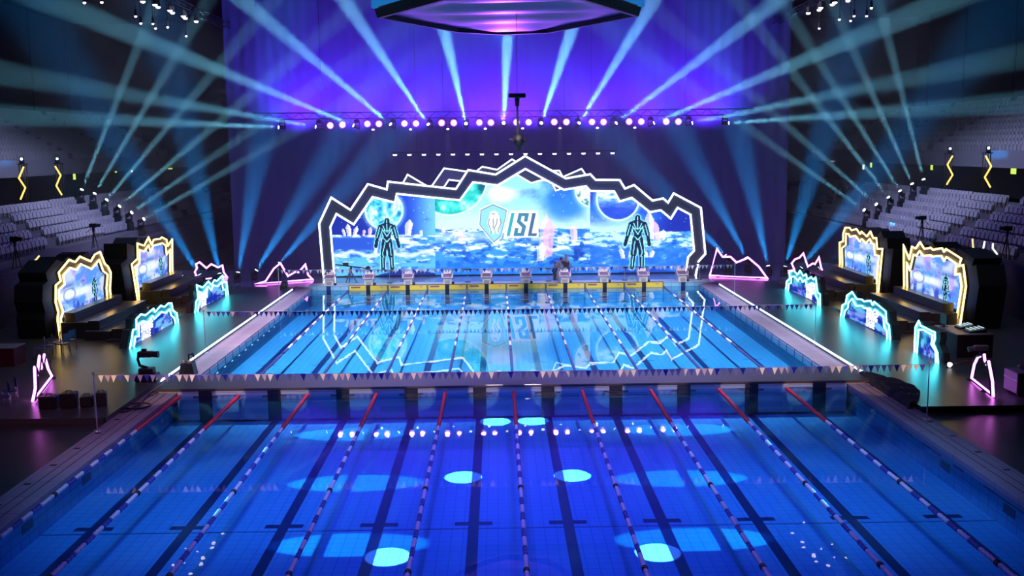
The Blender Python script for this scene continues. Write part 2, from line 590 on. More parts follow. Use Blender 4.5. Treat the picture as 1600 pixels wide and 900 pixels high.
st_l = [((128, 296), (220, 62)), ((148, 302), (270, 95)), ((167, 312), (340, 105)), ((187, 322), (390, 150)), ((206, 332), (362, 225)), ((225, 342), (400, 240))]
st_r = [((1443, 280), (1385, 50)), ((1425, 287), (1325, 60)), ((1406, 298), (1270, 80)), ((1388, 308), (1240, 115)), ((1369, 319), (1262, 225)), ((1350, 328), (1204, 225))]
steps = ['top step', 'second step from the top', 'third step from the top', 'third step from the bottom', 'second step from the bottom', 'bottom step']
for sd, rows in (('left', st_l), ('right', st_r)):
    for i, (p, q) in enumerate(rows):
        A = at(*p, Y=33.0)
        T = at(*q, Y=31.0)
        moving_head(A, T, 430000 if i < 4 else 280000, (0.25, 0.75, 1.0), 3.8, 'beam light on the %s of the %s stand aisle' % (steps[i], sd), 'beam lights on the stand aisles', floor=2.92 + 0.42 * max(0, min(5, int((abs(A.x) - 24.95) / 0.85))))

fl = [((285, 432), (180, 350), 'left'), ((312, 429), (200, 250), 'left'), ((343, 427), (300, 240), 'left'), ((372, 425), (420, 160), 'left'), ((401, 422), (540, 200), 'left'), ((437, 411), (600, 225), 'left'),
      ((1133, 399), (1000, 260), 'right'), ((1166, 402), (1075, 230), 'right'), ((1200, 415), (1150, 190), 'right'), ((1227, 416), (1290, 200), 'right'), ((1252, 418), (1430, 190), 'right'), ((1279, 419), (1420, 320), 'right')]
cnt = {'left': 0, 'right': 0}
for p, q, sd in fl:
    A = at(*p, Y=31.0)
    if A.z < 0.78: A = at(*p, Z=0.78)
    T = at(*q, Y=A.y + 1.0)
    k = cnt[sd]; cnt[sd] += 1
    moving_head(A, T, (15000 if p[0] in (285, 1279) else 190000), FBEAM, 15.0, 'wide blue floor light, %s from the left on the %s of the arch' % (names[k], sd), 'blue floor lights beside the arch', floor=0.1, blend=0.8)

# purple wash lamps, in pairs along the truss
wash_px = [(516, 196), (535, 195), (574, 193.5), (592, 193.5), (632, 193), (650, 193), (690, 192), (709, 192), (749, 191.5), (767, 191.5), (807, 191), (826, 191),
           (866, 190.5), (885, 190.5), (925, 190.5), (943, 190.5), (983, 190), (1002, 190), (1041, 190), (1060, 190)]
ordin = ['first', 'second', 'third', 'fourth', 'fifth', 'sixth', 'seventh', 'eighth', 'ninth', 'tenth']
for i, p in enumerate(wash_px):
    A = at(*p, Y=YT - 0.1)
    t = thing('wash_light', 'round purple-white wash lamp, %s of the %s pair from the left on the truss' % ('left' if i % 2 == 0 else 'right', ordin[i // 2]), 'stage light', A + Vector((0, 0.3, 0.32)), 0, 'purple wash lamps on the truss')
    B().cone(A + Vector((0, 0.3, 0)), A, 0.15, 0.21, 16).obj('lamp_can', m_lamp, t, world=True)
    B().cone(A, A + Vector((0, -0.015, 0)), 0.18, 0.18, 18).obj('lens', m_pink, t, world=True)
    B().tube([A + Vector((0.215 * math.cos(w), -0.01, 0.215 * math.sin(w))) for w in [2 * math.pi * q / 18 for q in range(18)]], 0.035, 5, closed=True).obj('halo_ring', m_halo, t, world=True)  # glowing ring added as the purple halo around the lens
    B().prism([Vector((A.x + x, A.y + 0.13, A.z + z)) for x, z in ((-0.25, -0.02), (-0.25, 0.28), (0.25, 0.28), (0.25, -0.02), (0.22, -0.02), (0.22, 0.24), (-0.22, 0.24), (-0.22, -0.02))], (0, 0.06, 0)).obj('yoke', m_lamp, t, world=True)
    B().box(A.x - 0.05, A.x + 0.05, A.y + 0.06, A.y + 0.2, A.z + 0.27, 10.86).obj('clamp', m_lamp, t, world=True)
    light('POINT', A + Vector((0, -0.25, 0)), None, 150, (0.30, 0.06, 1.0), t, shadow_soft_size=0.15, name='wash_glow')
# upward purple wash on the backdrop from the same truss
for i in range(8):
    x = -11.5 + i * 3.28
    light('SPOT', (x * 1.25, 33.6, 10.4), (x * 1.3, 36, 13.4), 3600, (0.17, 0.028, 1.0), spot_size=D(120), spot_blend=1.0, shadow_soft_size=0.3, name='backdrop_wash')

# small white spots under the truss
for i in range(8):
    A = at(583 + i * 58.4, 202.3 - i * 0.45, Y=YT)
    t = thing('spot_light', 'small white spot under the truss, %s from the left' % ordin[i], 'stage light', A + Vector((0, 0, 0.3)), 0, 'small white spots under the truss')
    B().cone(A + Vector((0, 0.12, 0.25)), A, 0.06, 0.1, 12).obj('lamp_can', m_lamp, t, world=True)
    B().cone(A, A + Vector((0, -0.01, -0.02)), 0.085, 0.085, 12).obj('lens', m_lens, t, world=True)
    B().box(A.x - 0.03, A.x + 0.03, A.y - 0.02, A.y + 0.14, A.z + 0.2, 10.86).obj('clamp', m_lamp, t, world=True)
    light('SPOT', A + Vector((0, -0.02, -0.05)), A + Vector((0, 0.1, -5)), 1500, (0.9, 0.75, 1.0), t, spot_size=D(20), spot_blend=0.6, shadow_soft_size=0.05, name='small_spot_light')
# flat downlights over the screen
for i in range(16):
    A = at(617 + i * 22.67, 242.6 - i * 0.18, Y=31.5)
    t = thing('downlight', 'small flat white downlight over the screen, %s from the left of sixteen' % (names + ['fourteenth', 'fifteenth', 'sixteenth'])[i], 'downlight', A + Vector((0, 0, 0.12)), 0, 'row of downlights over the screen')
    B().cone(A + Vector((0, 0, 0.14)), A + Vector((0, 0, 0.02)), 0.1, 0.15, 12).obj('housing', m_lamp, t, world=True)
    B().cone(A + Vector((0, 0, 0.06)), A + Vector((0, 0, -0.04)), 0.155, 0.12, 12).obj('diffuser', glow('downlight_white', (0.9, 0.95, 1), 2.5, False), t, world=True)
# box truss
t = thing('lighting_truss', 'long black box truss that carries the stage lamps', 'truss', (0, YT + 0.2, 10.9))
za, zb = 10.85, 11.25
for y in (YT, YT + 0.4):
    for z in (za, zb): B().tube([(-16.5, y, z), (16.5, y, z)], 0.025, 6).obj('chord', m_lamp, t, world=True)
    B().tube([(-16.5 + k * 0.5, y, za if k % 2 else zb) for k in range(67)], 0.012, 4).obj('bracing', m_lamp, t, world=True)
for x in (-12, -4, 4, 12):
    B().tube([(x, YT + 0.2, 11.2), (x, YT + 0.2, 21.98)], 0.012, 5).obj('hanging_cable', m_lamp, t, world=True)
# second truss carrying the downlights
t = thing('lighting_bar', 'thin black bar that carries the row of flat downlights', 'truss', (0, 31.5, 8.7))
a0, a1 = at(610, 241, Y=31.5), at(964, 238, Y=31.5)
B().tube([a0 + Vector((0, 0, 0.12)), a1 + Vector((0, 0, 0.12))], 0.03, 6).obj('pipe', m_lamp, t, world=True)
for x in (-6, 0, 6):
    B().tube([(x, 31.5, 8.6), (x, 31.5, 21.98)], 0.01, 5).obj('hanging_cable', m_lamp, t, world=True)
# ------------------------------------------------------------ pictures for the LED walls
RNG = np.random.RandomState(5)


def vnoise(x, y, seed):
    r = np.random.RandomState(seed)
    g = r.rand(64, 64)
    xi, yi = np.floor(x).astype(int), np.floor(y).astype(int)
    fx, fy = x - xi, y - yi
    fx, fy = fx * fx * (3 - 2 * fx), fy * fy * (3 - 2 * fy)
    G = lambda a, c: g[c % 64, a % 64]
    return (G(xi, yi) * (1 - fx) + G(xi + 1, yi) * fx) * (1 - fy) + (G(xi, yi + 1) * (1 - fx) + G(xi + 1, yi + 1) * fx) * fy


def fbm(x, y, seed, o=4):
    s, a, t = 0, 0.5, 0
    for i in range(o):
        s = s + a * vnoise(x * 2 ** i, y * 2 ** i, seed + i)
        t += a
        a *= 0.55
    return s / t


def sm(a, b_, v):
    t = np.clip((v - a) / (b_ - a), 0, 1)
    return t * t * (3 - 2 * t)


def over(c, k, w):
    return c * (1 - w[..., None]) + np.array(k) / 255.0 * w[..., None]


def seg(x, y, p, q):
    px, py = x - p[0], y - p[1]
    dx, dy = q[0] - p[0], q[1] - p[1]
    t = np.clip((px * dx + py * dy) / (dx * dx + dy * dy + 1e-9), 0, 1)
    return np.hypot(px - t * dx, py - t * dy)


def figure(c, x, y, ox, oy, k=1.0, lean=1):
    """Dark standing humanoid with glowing cyan seams; (ox, oy) is the chest, k the size in pixels."""
    X, Y = (x - ox) / k * lean, (y - oy) / k
    limbs = [((0, -19), (0, -14.5), 4.0), ((0, -13), (0, -9), 2.4), ((0, -8), (0, 2), 7.5), ((-7, -9), (7, -9), 4), ((0, 2), (0, 16), 5.6),
             ((-12, -8), (-17, 10), 3.4), ((-17, 10), (-20, 28), 2.6), ((12, -8), (17, 10), 3.4), ((17, 10), (22, 28), 2.6),
             ((-4, 18), (-6.5, 44), 4.4), ((-6.5, 44), (-7, 68), 3.2), ((4, 18), (7.5, 44), 4.4), ((7.5, 44), (10, 68), 3.2)]
    d = np.full(x.shape, 1e3)
    for p, q, r in limbs: d = np.minimum(d, seg(X, Y, p, q) - r * 1.15)
    c = over(c, (150, 250, 255), sm(2.4, 0.6, d) * 0.95)
    c = over(c, (14, 26, 66), sm(0.6, -0.5, d))
    for p, q in (((0, -12), (0, 2)), ((-9, -4), (0, 10)), ((9, -4), (0, 10)), ((-5, 14), (0, 20)), ((5, 14), (0, 20)), ((-8, 0), (8, 0)),
                 ((-3, 20), (-8, 42)), ((-8, 42), (-5, 48)), ((5, 22), (8, 44)), ((-7, 48), (-7, 66)), ((8, 48), (10, 66)), ((-13, -6), (-18, 12)), ((13, -6), (18, 12)), ((0, -20), (0, -15)), ((-7, -9), (-3, 0)), ((7, -9), (3, 0))):
        c = over(c, (140, 245, 255), sm(1.2, 0.4, seg(X, Y, p, q)) * sm(1.0, -0.2, d))
    return c


def planet(c, x, y, cx, cy, r, cols, seed, band=False):
    d = np.hypot(x - cx, y - cy)
    n = fbm(x / r * 4, y / r * (9 if band else 4), seed, 4)
    k = np.stack([np.interp(n, np.linspace(0.25, 0.75, len(cols)), [q[i] for q in cols]) for i in range(3)], -1) / 255.0
    if band:
        v = sm(-0.2, 0.55, (y - cy) / r)[..., None]
        k = k * (1 - v) + np.array((40, 80, 215)) / 255 * v + 0.12 * (n[..., None] - 0.5)
    w = sm(r, r - 1.5, d)[..., None]
    c = over(c, (170, 235, 255), sm(r + 9, r, d) * 0.55)
    c = c * (1 - w) + k * w
    return over(c, (225, 250, 255), sm(2.2, 0.6, np.abs(d - r)) * 0.9)


def crystal(c, x, y, bx, by, w, h, lean, col=(255, 235, 250), a=0.95):
    t = (by - y) / h
    u = (x - bx - lean * t * h) / w
    half = np.where(t < 0.7, 0.75 + 0.35 * t, (1 - t) / 0.3)
    return over(c, col, a * ((t > 0) & (t < 1) & (np.abs(u) < half)).astype(float) * (0.75 + 0.25 * (u > 0)))


def landscape(x, y):
    """The alien shore scene that fills the three main LED walls (photograph pixel coordinates)."""
    n1 = fbm(x / 46, y / 30, 11, 5)
    n2 = fbm(x / 17, y / 4.5, 23, 5)
    n3 = fbm(x / 9, y / 5, 41, 5)
    c = np.zeros(x.shape + (3,))
    # sky
    c[:] = np.array((26, 70, 205)) / 255
    L, R = x < 680, x > 922
    Cc = ~L & ~R
    c = over(c, (14, 36, 150), L * sm(640, 540, x) * 0.9)
    c = over(c, (110, 195, 250), L * sm(630, 682, x) * sm(0.25, 0.6, n1 + 0.1))
    c = over(c, (150, 222, 252), Cc * sm(0.2, 0.62, n1 + 0.30 - 0.0012 * np.abs(x - 770)))
    c = over(c, (215, 244, 255), Cc * sm(305, 355, y + 30 * (n1 - 0.5)) * 0.75)
    c = over(c, (36, 120, 235), Cc * sm(58, 15, np.hypot(x - 885, (y - 318) * 1.4) + 30 * (n1 - 0.5)) * 0.85)
    c = over(c, (250, 236, 250), Cc * sm(30, 5, np.hypot(x - 782, (y - 303) * 1.8) + 40 * (n1 - 0.5)) * 0.8)
    c = over(c, (40, 110, 230), R * sm(0.35, 0.65, n1))
    c = over(c, (20, 40, 165), R * sm(1018, 1050, x) * 0.9)
    c = over(c, (185, 235, 253), R * sm(332, 360, y + 20 * (n1 - 0.5)) * sm(1020, 985, x))
    st = RNG.rand(*x.shape) > 0.990
    c = over(c, (225, 240, 255), st * (L | R | (n1 < 0.42)) * sm(362, 340, y) * 0.75)
    # planets
    c = np.where(L[..., None], planet(c, x, y, 600, 329, 29, ((30, 110, 200), (60, 200, 225), (140, 225, 240), (240, 250, 255)), 3), c)
    c = np.where((Cc)[..., None], planet(c, x, y, 702, 277, 59, ((10, 90, 120), (20, 180, 175), (70, 225, 215), (190, 250, 245)), 61), c)
    c = np.where(Cc[..., None], planet(c, x, y, 925, 297, 26, ((70, 110, 130), (150, 220, 215), (255, 235, 240), (250, 200, 210)), 77), c)
    c = np.where(R[..., None], planet(c, x, y, 965.5, 311, 33, ((70, 150, 240), (150, 220, 250), (235, 248, 255)), 90, True), c)
    # ground
    hz = np.where(L, 367, np.where(R, 362, 357)) + 5 * (n3 - 0.5)
    g = sm(-1, 1.5, y - hz)
    gc = np.zeros_like(c)
    gc[:] = np.array((60, 150, 238)) / 255
    gc = over(gc, (225, 246, 255), sm(0.44, 0.66, n2 + np.where(y < 392, 0.06, -0.07)))
    gc = over(gc, (30, 105, 225), sm(0.52, 0.66, fbm(x / 30, y / 9, 57, 4)) * 0.7)
    gc = over(gc, (22, 84, 205), sm(0.5, 0.64, n3 + np.where(y > 395, 0.03, -0.06)) * 0.85)
    gc = over(gc, (28, 120, 240), Cc * sm(402, 418, y) * 0.75)
    gc = over(gc, (18, 60, 170), Cc * sm(0.5, 0.66, n3) * sm(28, 8, np.hypot((x - 885) * 0.45, y - 405)) * 0.95)
    gc = over(gc, (232, 248, 255), Cc * sm(360, 366, y) * sm(380, 372, y) * sm(820, 760, x) * 0.5)
    gc = over(gc, (190, 240, 252), R * sm(362, 366, y) * sm(385, 376, y) * sm(0.35, 0.55, n2))
    gc = over(gc, (34, 110, 232), R * sm(384, 392, y) * sm(0.3, 0.6, n3 + 0.1) * 0.8)
    gc = over(gc, (36, 84, 205), L * sm(369, 373, y) * sm(395, 388, y + 3 * (n3 - 0.5)) * sm(612, 575, x) * sm(0.28, 0.45, n3 + 0.12))
    gc = over(gc, (96, 192, 245), L * sm(396, 406, y) * sm(0.75, 0.4, n2) * 0.9)
    gc = over(gc, (240, 250, 255), L * sm(6, 1, np.abs(y - 397 - 3 * np.sin(x / 9)) + 4 * (n3 - 0.4)) * 0.8)
    md = ((x - 640) / 62) ** 2 + ((y - 440) / 18) ** 2
    gc = over(gc, (22, 46, 140), L * sm(1.0, 0.85, md + 0.3 * (n3 - 0.5)))
    md = ((x - 1010) / 70) ** 2 + ((y - 440) / 22) ** 2
    gc = over(gc, (20, 60, 180), R * sm(1.0, 0.8, md + 0.5 * (n3 - 0.5)) * 0.8)
    c = c * (1 - g[..., None]) + gc * g[..., None]
    # crystals
    for bx, by, w, h, ln, cl, a in ((546, 369, 4, 20, -0.15, 0, .95), (553, 370, 3.5, 17, 0.3, 0, .95), (539, 369, 2.5, 12, -0.3, 0, .9), (568, 369, 2.5, 11, 0.1, 1, .9), (578, 369, 3, 15, 0.05, 1, .95), (637, 368, 6, 26, 0.12, 0, .95), (658, 368, 2.5, 9, 0, 0, .8),
                                    (586, 396, 3, 12, 0.2, 0, .9), (692, 366, 3, 9, 0, 1, .6), (720, 375, 5, 17, -0.1, 1, .6), (848, 404, 8, 72, 0.08, 1, .62), (856, 400, 9, 60, 0.05, 2, .72), (844, 408, 7, 30, 0.1, 0, .7), (897, 376, 6, 24, -0.05, 1, .85), (874, 380, 3, 10, 0, 0, .8),
                                    (1016, 374, 7, 46, -0.05, 0, .85), (1026, 376, 8, 34, -0.2, 1, .8), (1035, 376, 5, 18, 0.1, 0, .8), (974, 404, 4, 18, -0.25, 0, .85), (983, 403, 3, 14, 0.3, 0, .85), (1010, 402, 4, 11, -0.3, 0, .9), (1017, 402, 4, 11, 0.3, 0, .9)):
        c = crystal(c, x, y, bx, by, w, h, ln, ((255, 248, 252), (255, 215, 240), (245, 185, 235))[cl], a)
    c = np.where(L[..., None], figure(c, x, y, 604.5, 361, 0.86), c)
    c = np.where(R[..., None], figure(c, x, y, 996.5, 357, 0.90, -1), c)
    return np.clip(c, 0, 1)


def srgb_lin(c):
    return np.where(c <= 0.0404, c / 12.92, ((c + 0.055) / 1.055) ** 2.4)


def picture_mesh(name, P, mask, colors, mats, parent):
    """Grid P (h+1, w+1, 3) of corner points; cells under mask become faces coloured per cell."""
    h, w = mask.shape
    idx = -np.ones((h + 1, w + 1), int)
    use = np.zeros((h + 1, w + 1), bool)
    for a in (0, 1):
        for c in (0, 1): use[a:h + a, c:w + c] |= mask
    idx[use] = np.arange(use.sum())
    verts = P[use]
    ii, jj = np.nonzero(mask)
    faces = np.stack([idx[ii, jj], idx[ii, jj + 1], idx[ii + 1, jj + 1], idx[ii + 1, jj]], 1)
    me = bpy.data.meshes.new(name)
    inv = np.array(WM[parent.name].inverted())
    verts = verts @ inv[:3, :3].T + inv[:3, 3]
    me.from_pydata(verts.tolist(), [], faces.tolist())
    at_ = me.color_attributes.new('picture', 'FLOAT_COLOR', 'CORNER')
    col = np.concatenate([srgb_lin(colors[ii, jj]), np.ones((len(ii), 1))], 1)
    at_.data.foreach_set('color', np.repeat(col, 4, 0).ravel())
    me.materials.append(mats)
    o = bpy.data.objects.new(name, me)
    COL.objects.link(o)
    o.parent = parent
    WM[o.name] = WM[parent.name].copy()
    return o


def in_poly(x, y, poly):
    r = np.zeros(x.shape, bool)
    k = len(poly)
    for i in range(k):
        (x0, y0), (x1, y1) = poly[i], poly[(i + 1) % k]
        if y0 == y1: continue
        t = ((y0 > y) != (y1 > y)) & (x < (x1 - x0) * (y - y0) / (y1 - y0) + x0)
        r ^= t
    return r


def to_px(P):
    d = (P - np.array(CAM)) @ np.array(ROT).T
    return 800 + FPX * d[..., 0] / d[..., 2], 450 - FPX * d[..., 1] / d[..., 2]


# ------------------------------------------------------------ the stage arch
f_out = [(506.4, 444), (498.8, 349.5), (517.7, 308.5), (547.8, 327.9), (574.8, 287.5), (604.3, 295.9), (606.2, 283.7), (712.2, 295.3), (731.4, 265.5), (774.3, 272.7), (820.5, 243.8), (884.1, 278.7), (922.4, 272.1), (930.6, 280.9), (968.2, 281.2), (976.4, 294.6), (990.5, 289), (1019.4, 313.3), (1036, 309.9), (1043.6, 316.5), (1052.4, 302), (1095, 324.6), (1101.9, 396.5), (1091.2, 408.4), (1086.8, 433)]
f_in = [(523.3, 444), (516.4, 354.5), (525.8, 334.2), (552.8, 350.7), (582.3, 307.8), (617.5, 316.6), (620, 302.8), (718.5, 312.9), (739.2, 284.6), (777.5, 289.6), (821, 263.9), (881, 296.5), (915.5, 290.9), (922.4, 298.4), (959.4, 298.8), (968.2, 314.7), (987.1, 309), (1015.3, 331.5), (1032.3, 328.4), (1048, 341.6), (1058.6, 324.6), (1078.7, 335.3), (1084.3, 391.5), (1074.9, 401.5), (1070.5, 433)]
r_out = [(514, 444), (507, 352), (523, 318), (549, 338), (580, 294), (612, 302), (628, 289), (636.9, 272.7), (669, 291.5), (675.2, 290), (694, 262.9), (730, 268), (741, 270), (753.6, 260.4), (776.8, 265.2), (800, 248.8), (822, 262), (850, 268), (864, 266.7), (874, 266.7), (879.5, 276.5), (908.6, 263.6), (920, 280), (958, 288), (972, 302), (990, 298), (1019, 321), (1045, 326), (1056, 314), (1086, 330), (1092, 395), (1082, 405), (1078.6, 433)]
r_in = [(519, 444), (511, 353), (525, 323), (551, 342), (583, 299), (614, 307), (634, 293), (640, 292), (669, 301), (690, 298), (701.5, 280.8), (724, 283.5), (744, 282), (757, 279), (778, 280), (800, 268.5), (829.8, 285.9), (848, 281), (861, 283), (868.4, 297.8), (905, 285), (922, 290), (955, 293), (969, 307), (989, 303), (1016, 325), (1042, 331), (1056, 320), (1080, 332), (1087, 393), (1079, 402), (1075, 433)]
m_arch = mat('arch_panel', (0.07, 0.075, 0.13), 0.55, var=0.08, scale=1.5)
m_neon = glow('neon_white', (0.86, 0.95, 1.0), 3.2)
m_neon_r = glow('neon_white_rear', (0.80, 0.92, 1.0), 2.4)
YA = 29.6


def fix_base(pts, Y, z0=0.1):
    P = [at(*p, Y=Y) for p in pts]
    P[0].z = z0; P[-1].z = z0
    return P


for nm, o_, i_, Y, th, mn, lb in (('stage_arch', f_out, f_in, YA, 0.35, m_neon, 'wide jagged grey arch edged in white neon, front layer around the big screen'),
                                  ('stage_arch', r_out, r_in, YA + 0.62, 0.2, m_neon_r, 'narrower jagged arch with neon edges showing just behind the front arch')):
    O, I = fix_base(o_, Y), fix_base(i_, Y)
    t = thing(nm, lb, 'stage arch', (0.4, Y, 0.1))
    B().prism(O + I[::-1], (0, th, 0)).obj('panel', m_arch, t, world=True)
    k = Vector((0, -0.05, 0))
    B().tube([p + k for p in O], 0.066 if th > 0.3 else 0.055, 6).obj('outer_neon_tube', mn, t, world=True)
    B().tube([p + k for p in I], 0.066 if th > 0.3 else 0.055, 6).obj('inner_neon_tube', mn, t, world=True)

# ------------------------------------------------------------ LED walls
YS = 31.0
m_pic = attr_screen('main_led_picture', 1.4)
sx_l, sx_a, sx_b, sx_r = at(515, 400, Y=YS).x, at(680, 400, Y=YS).x, at(922, 400, Y=YS).x, at(1089, 400, Y=YS).x
shrunk = [(x + (801 - x) * 0.012, y + 7) for x, y in f_out[1:-2]]
shrunk = [(f_out[0][0] + 8, 460)] + shrunk + [(1096, 396), (1088, 405), (1084, 460)]
step = 0.055
for xa, xb, lb in ((sx_l, sx_a, 'left wing of the big LED wall, glowing figure before a planet'), (sx_a, sx_b, 'middle of the big LED wall, bright sky scene with the shield logo'), (sx_b, sx_r, 'right wing of the big LED wall, glowing figure and pink crystals')):
    w = int(round((xb - xa) / step)); h = int(8.2 / step)
    gx = np.linspace(xa, xb, w + 1); gz = 0.17 + np.arange(h + 1) * step
    P = np.stack([np.broadcast_to(gx, (h + 1, w + 1)), np.full((h + 1, w + 1), YS), np.broadcast_to(gz[:, None], (h + 1, w + 1))], -1)
    Cn = (P[:-1, :-1] + P[1:, 1:]) / 2
    px, py = to_px(Cn)
    mask = in_poly(px, py, shrunk)
    t = thing('led_screen', lb, 'LED screen', ((xa + xb) / 2, YS, 0.17))
    picture_mesh('picture', P, mask, landscape(px, py), m_pic, t)
    # cabinet behind the picture follows the same stepped skyline
    pts = [(xa, YS + 0.01, 0.1)]
    for j in range(0, w, 12):
        e = min(j + 12, w)
        top = gz[max(1, min(int(mask[:, q].sum()) for q in range(j, e)))]
        pts += [(gx[j], YS + 0.01, top - 0.01), (gx[e], YS + 0.01, top - 0.01)]
    pts += [(xb, YS + 0.01, 0.1)]
    q = []
    for p in pts:
        p = Vector(p)
        if not q or (p - q[-1]).length > 1e-4: q.append(p)
    B().prism(q, (0, 0.18, 0)).obj('cabinet', m_black, t, world=True)
    if 'middle' in lb:
        # shield and lettering of the league logo shown on the wall
        Z6 = lambda u, v: at(660 + u / 7.965, 300 + v / 7.965, Y=YS - 0.03)
        Z5 = lambda u, v: at(660 + u / 7.965, 300 + v / 7.965, Y=YS - 0.05)
        Z4 = lambda u, v: at(660 + u / 7.965, 300 + v / 7.965, Y=YS - 0.07)
        sh = [(880, 135), (1065, 215), (1045, 330), (985, 570), (890, 648), (697, 412), (713, 213)]
        ctr = (880, 370)
        ins = lambda p, f: (ctr[0] + (p[0] - ctr[0]) * f, ctr[1] + (p[1] - ctr[1]) * f)
        d = (0, 0.015, 0)
        gw, gg, gc_ = glow('logo_white', lin(250, 252, 255), 1.2, False), glow('logo_grey', lin(120, 150, 190), 1.0, False), glow('logo_cyan', lin(160, 240, 250), 1.1, False)
        e = B().prism([Z6(*p) for p in sh], d).obj('shield_emblem', gw, t, world=True)
        B().prism([Z5(*ins(p, 0.93)) for p in sh], d).obj('shield_line', gg, e, world=True)
        B().prism([Z4(*ins(p, 0.88)) for p in sh], d).obj('shield_face', gc_, e, world=True)
        Zl = lambda u, v: at(660 + u / 7.965, 300 + v / 7.965, Y=YS - 0.09)
        mane = [(845, 250), (890, 228), (935, 250), (960, 320), (985, 390), (965, 440), (950, 520), (925, 520), (905, 450), (890, 530), (870, 530), (862, 470), (845, 520), (825, 430), (805, 385), (825, 320)]
        B().prism([Zl(*p) for p in mane], d).obj('lion_crest', gw, e, world=True)
        Zm = lambda u, v: at(660 + u / 7.965, 300 + v / 7.965, Y=YS - 0.12)
        for ln in ([(835, 330), (818, 385), (850, 470), (855, 515)], [(930, 330), (925, 390), (895, 450), (890, 480)], [(965, 330), (980, 385), (945, 460), (942, 505)], [(880, 330), (885, 400), (880, 450)], [(862, 262), (880, 280), (905, 262)]):
            B().tube([Zm(*p) for p in ln], 0.022, 4).obj('crest_line', glow('logo_dark', lin(70, 90, 130), 1.0, False), e, world=True)
        pl = B().prism([Z6(*p) for p in [(1085, 232), (1438, 232), (1448, 562), (1005, 578)]], d).obj('letter_plate', gw, t, world=True)
        I_ = [(1108, 260), (1147, 260), (1087, 548), (1048, 548)]
        S_ = [(1200, 262), (1328, 262), (1306, 368), (1264, 368), (1274, 300), (1236, 300), (1222, 360), (1292, 425), (1262, 548), (1133, 548), (1153, 448), (1196, 448), (1185, 510), (1224, 510), (1240, 440), (1174, 375)]
        L_ = [(1368, 262), (1412, 262), (1360, 514), (1428, 514), (1418, 548), (1312, 548)]
        for pts_, cl in ((I_, (60, 195, 215)), (S_, (75, 150, 190)), (L_, (80, 125, 170))):
            B().prism([Z4(*p) for p in pts_], d).obj('letter', glow('logo_letter_%d' % cl[0], lin(*cl), 1.0, False), pl, world=True)
# ------------------------------------------------------------ bulkhead
t = thing('bulkhead', 'long grey movable bulkhead dividing the two pools', 'bulkhead', (0, -1.1, 0.0))
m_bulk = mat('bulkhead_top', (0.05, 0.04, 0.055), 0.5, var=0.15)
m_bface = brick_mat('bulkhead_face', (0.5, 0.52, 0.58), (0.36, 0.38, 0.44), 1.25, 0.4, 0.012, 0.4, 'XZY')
B().box(-13.1, 13.1, YB0, YB1, 0.16, 0.26, 0.015).obj('deck', m_bulk, t, world=True)
B().box(-12.95, 12.95, YB0 + 0.03, YB1 - 0.03, 0.135, 0.16).obj('frame', m_bface, t, world=True)
b = B()
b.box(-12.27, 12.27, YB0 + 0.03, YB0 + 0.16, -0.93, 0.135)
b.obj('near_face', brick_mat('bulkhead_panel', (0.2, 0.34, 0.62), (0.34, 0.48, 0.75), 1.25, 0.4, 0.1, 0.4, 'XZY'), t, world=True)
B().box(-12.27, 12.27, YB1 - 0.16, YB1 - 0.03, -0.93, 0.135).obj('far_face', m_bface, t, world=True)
for k in range(10):
    x = -11.25 + k * 2.5
    B().box(x - 0.24, x + 0.24, YB0 - 0.01, YB0 + 0.03, -0.96, 0.16).box(x - 0.45, x + 0.45, YB0 + 0.0, YB0 + 0.028, -0.08, -0.02).obj('target_stripe', mat('target_black', (0.012, 0.014, 0.03), 0.4), t, world=True)

# ------------------------------------------------------------ lane ropes
m_red = mat('float_red', (0.75, 0.02, 0.03), 0.4)
m_blue = mat('float_blue', (0.03, 0.05, 0.32), 0.4)
m_fw = mat('float_white', (0.85, 0.8, 0.78), 0.4)
m_fk = mat('float_black', (0.01, 0.01, 0.012), 0.4)
m_navy = mat('float_navy', (0.05, 0.07, 0.22), 0.4)
m_cable = mat('rope_cable', (0.3, 0.3, 0.3), 0.4)


def rope_floats(b, x, y0, y1, r=0.058):
    """Run of disc floats drawn as one ribbed tube."""
    n = max(2, int(abs(y1 - y0) / 0.13))
    prev = None
    for i in range(n + 1):
        y = y0 + (y1 - y0) * i / n
        for rr, yy in ((r * 0.72, y), (r, y + 0.3 * (y1 - y0) / n), (r, y + 0.7 * (y1 - y0) / n)):
            if i == n and rr == r: continue
            ring = [b.bm.verts.new((x + rr * math.cos(a * math.pi / 4), yy, 0.015 + rr * math.sin(a * math.pi / 4))) for a in range(8)]
            if prev:
                for a in range(8):
                    f = b.bm.faces.new((prev[a], prev[(a + 1) % 8], ring[(a + 1) % 8], ring[a])); f.material_index = b.mi; f.smooth = True
            prev = ring


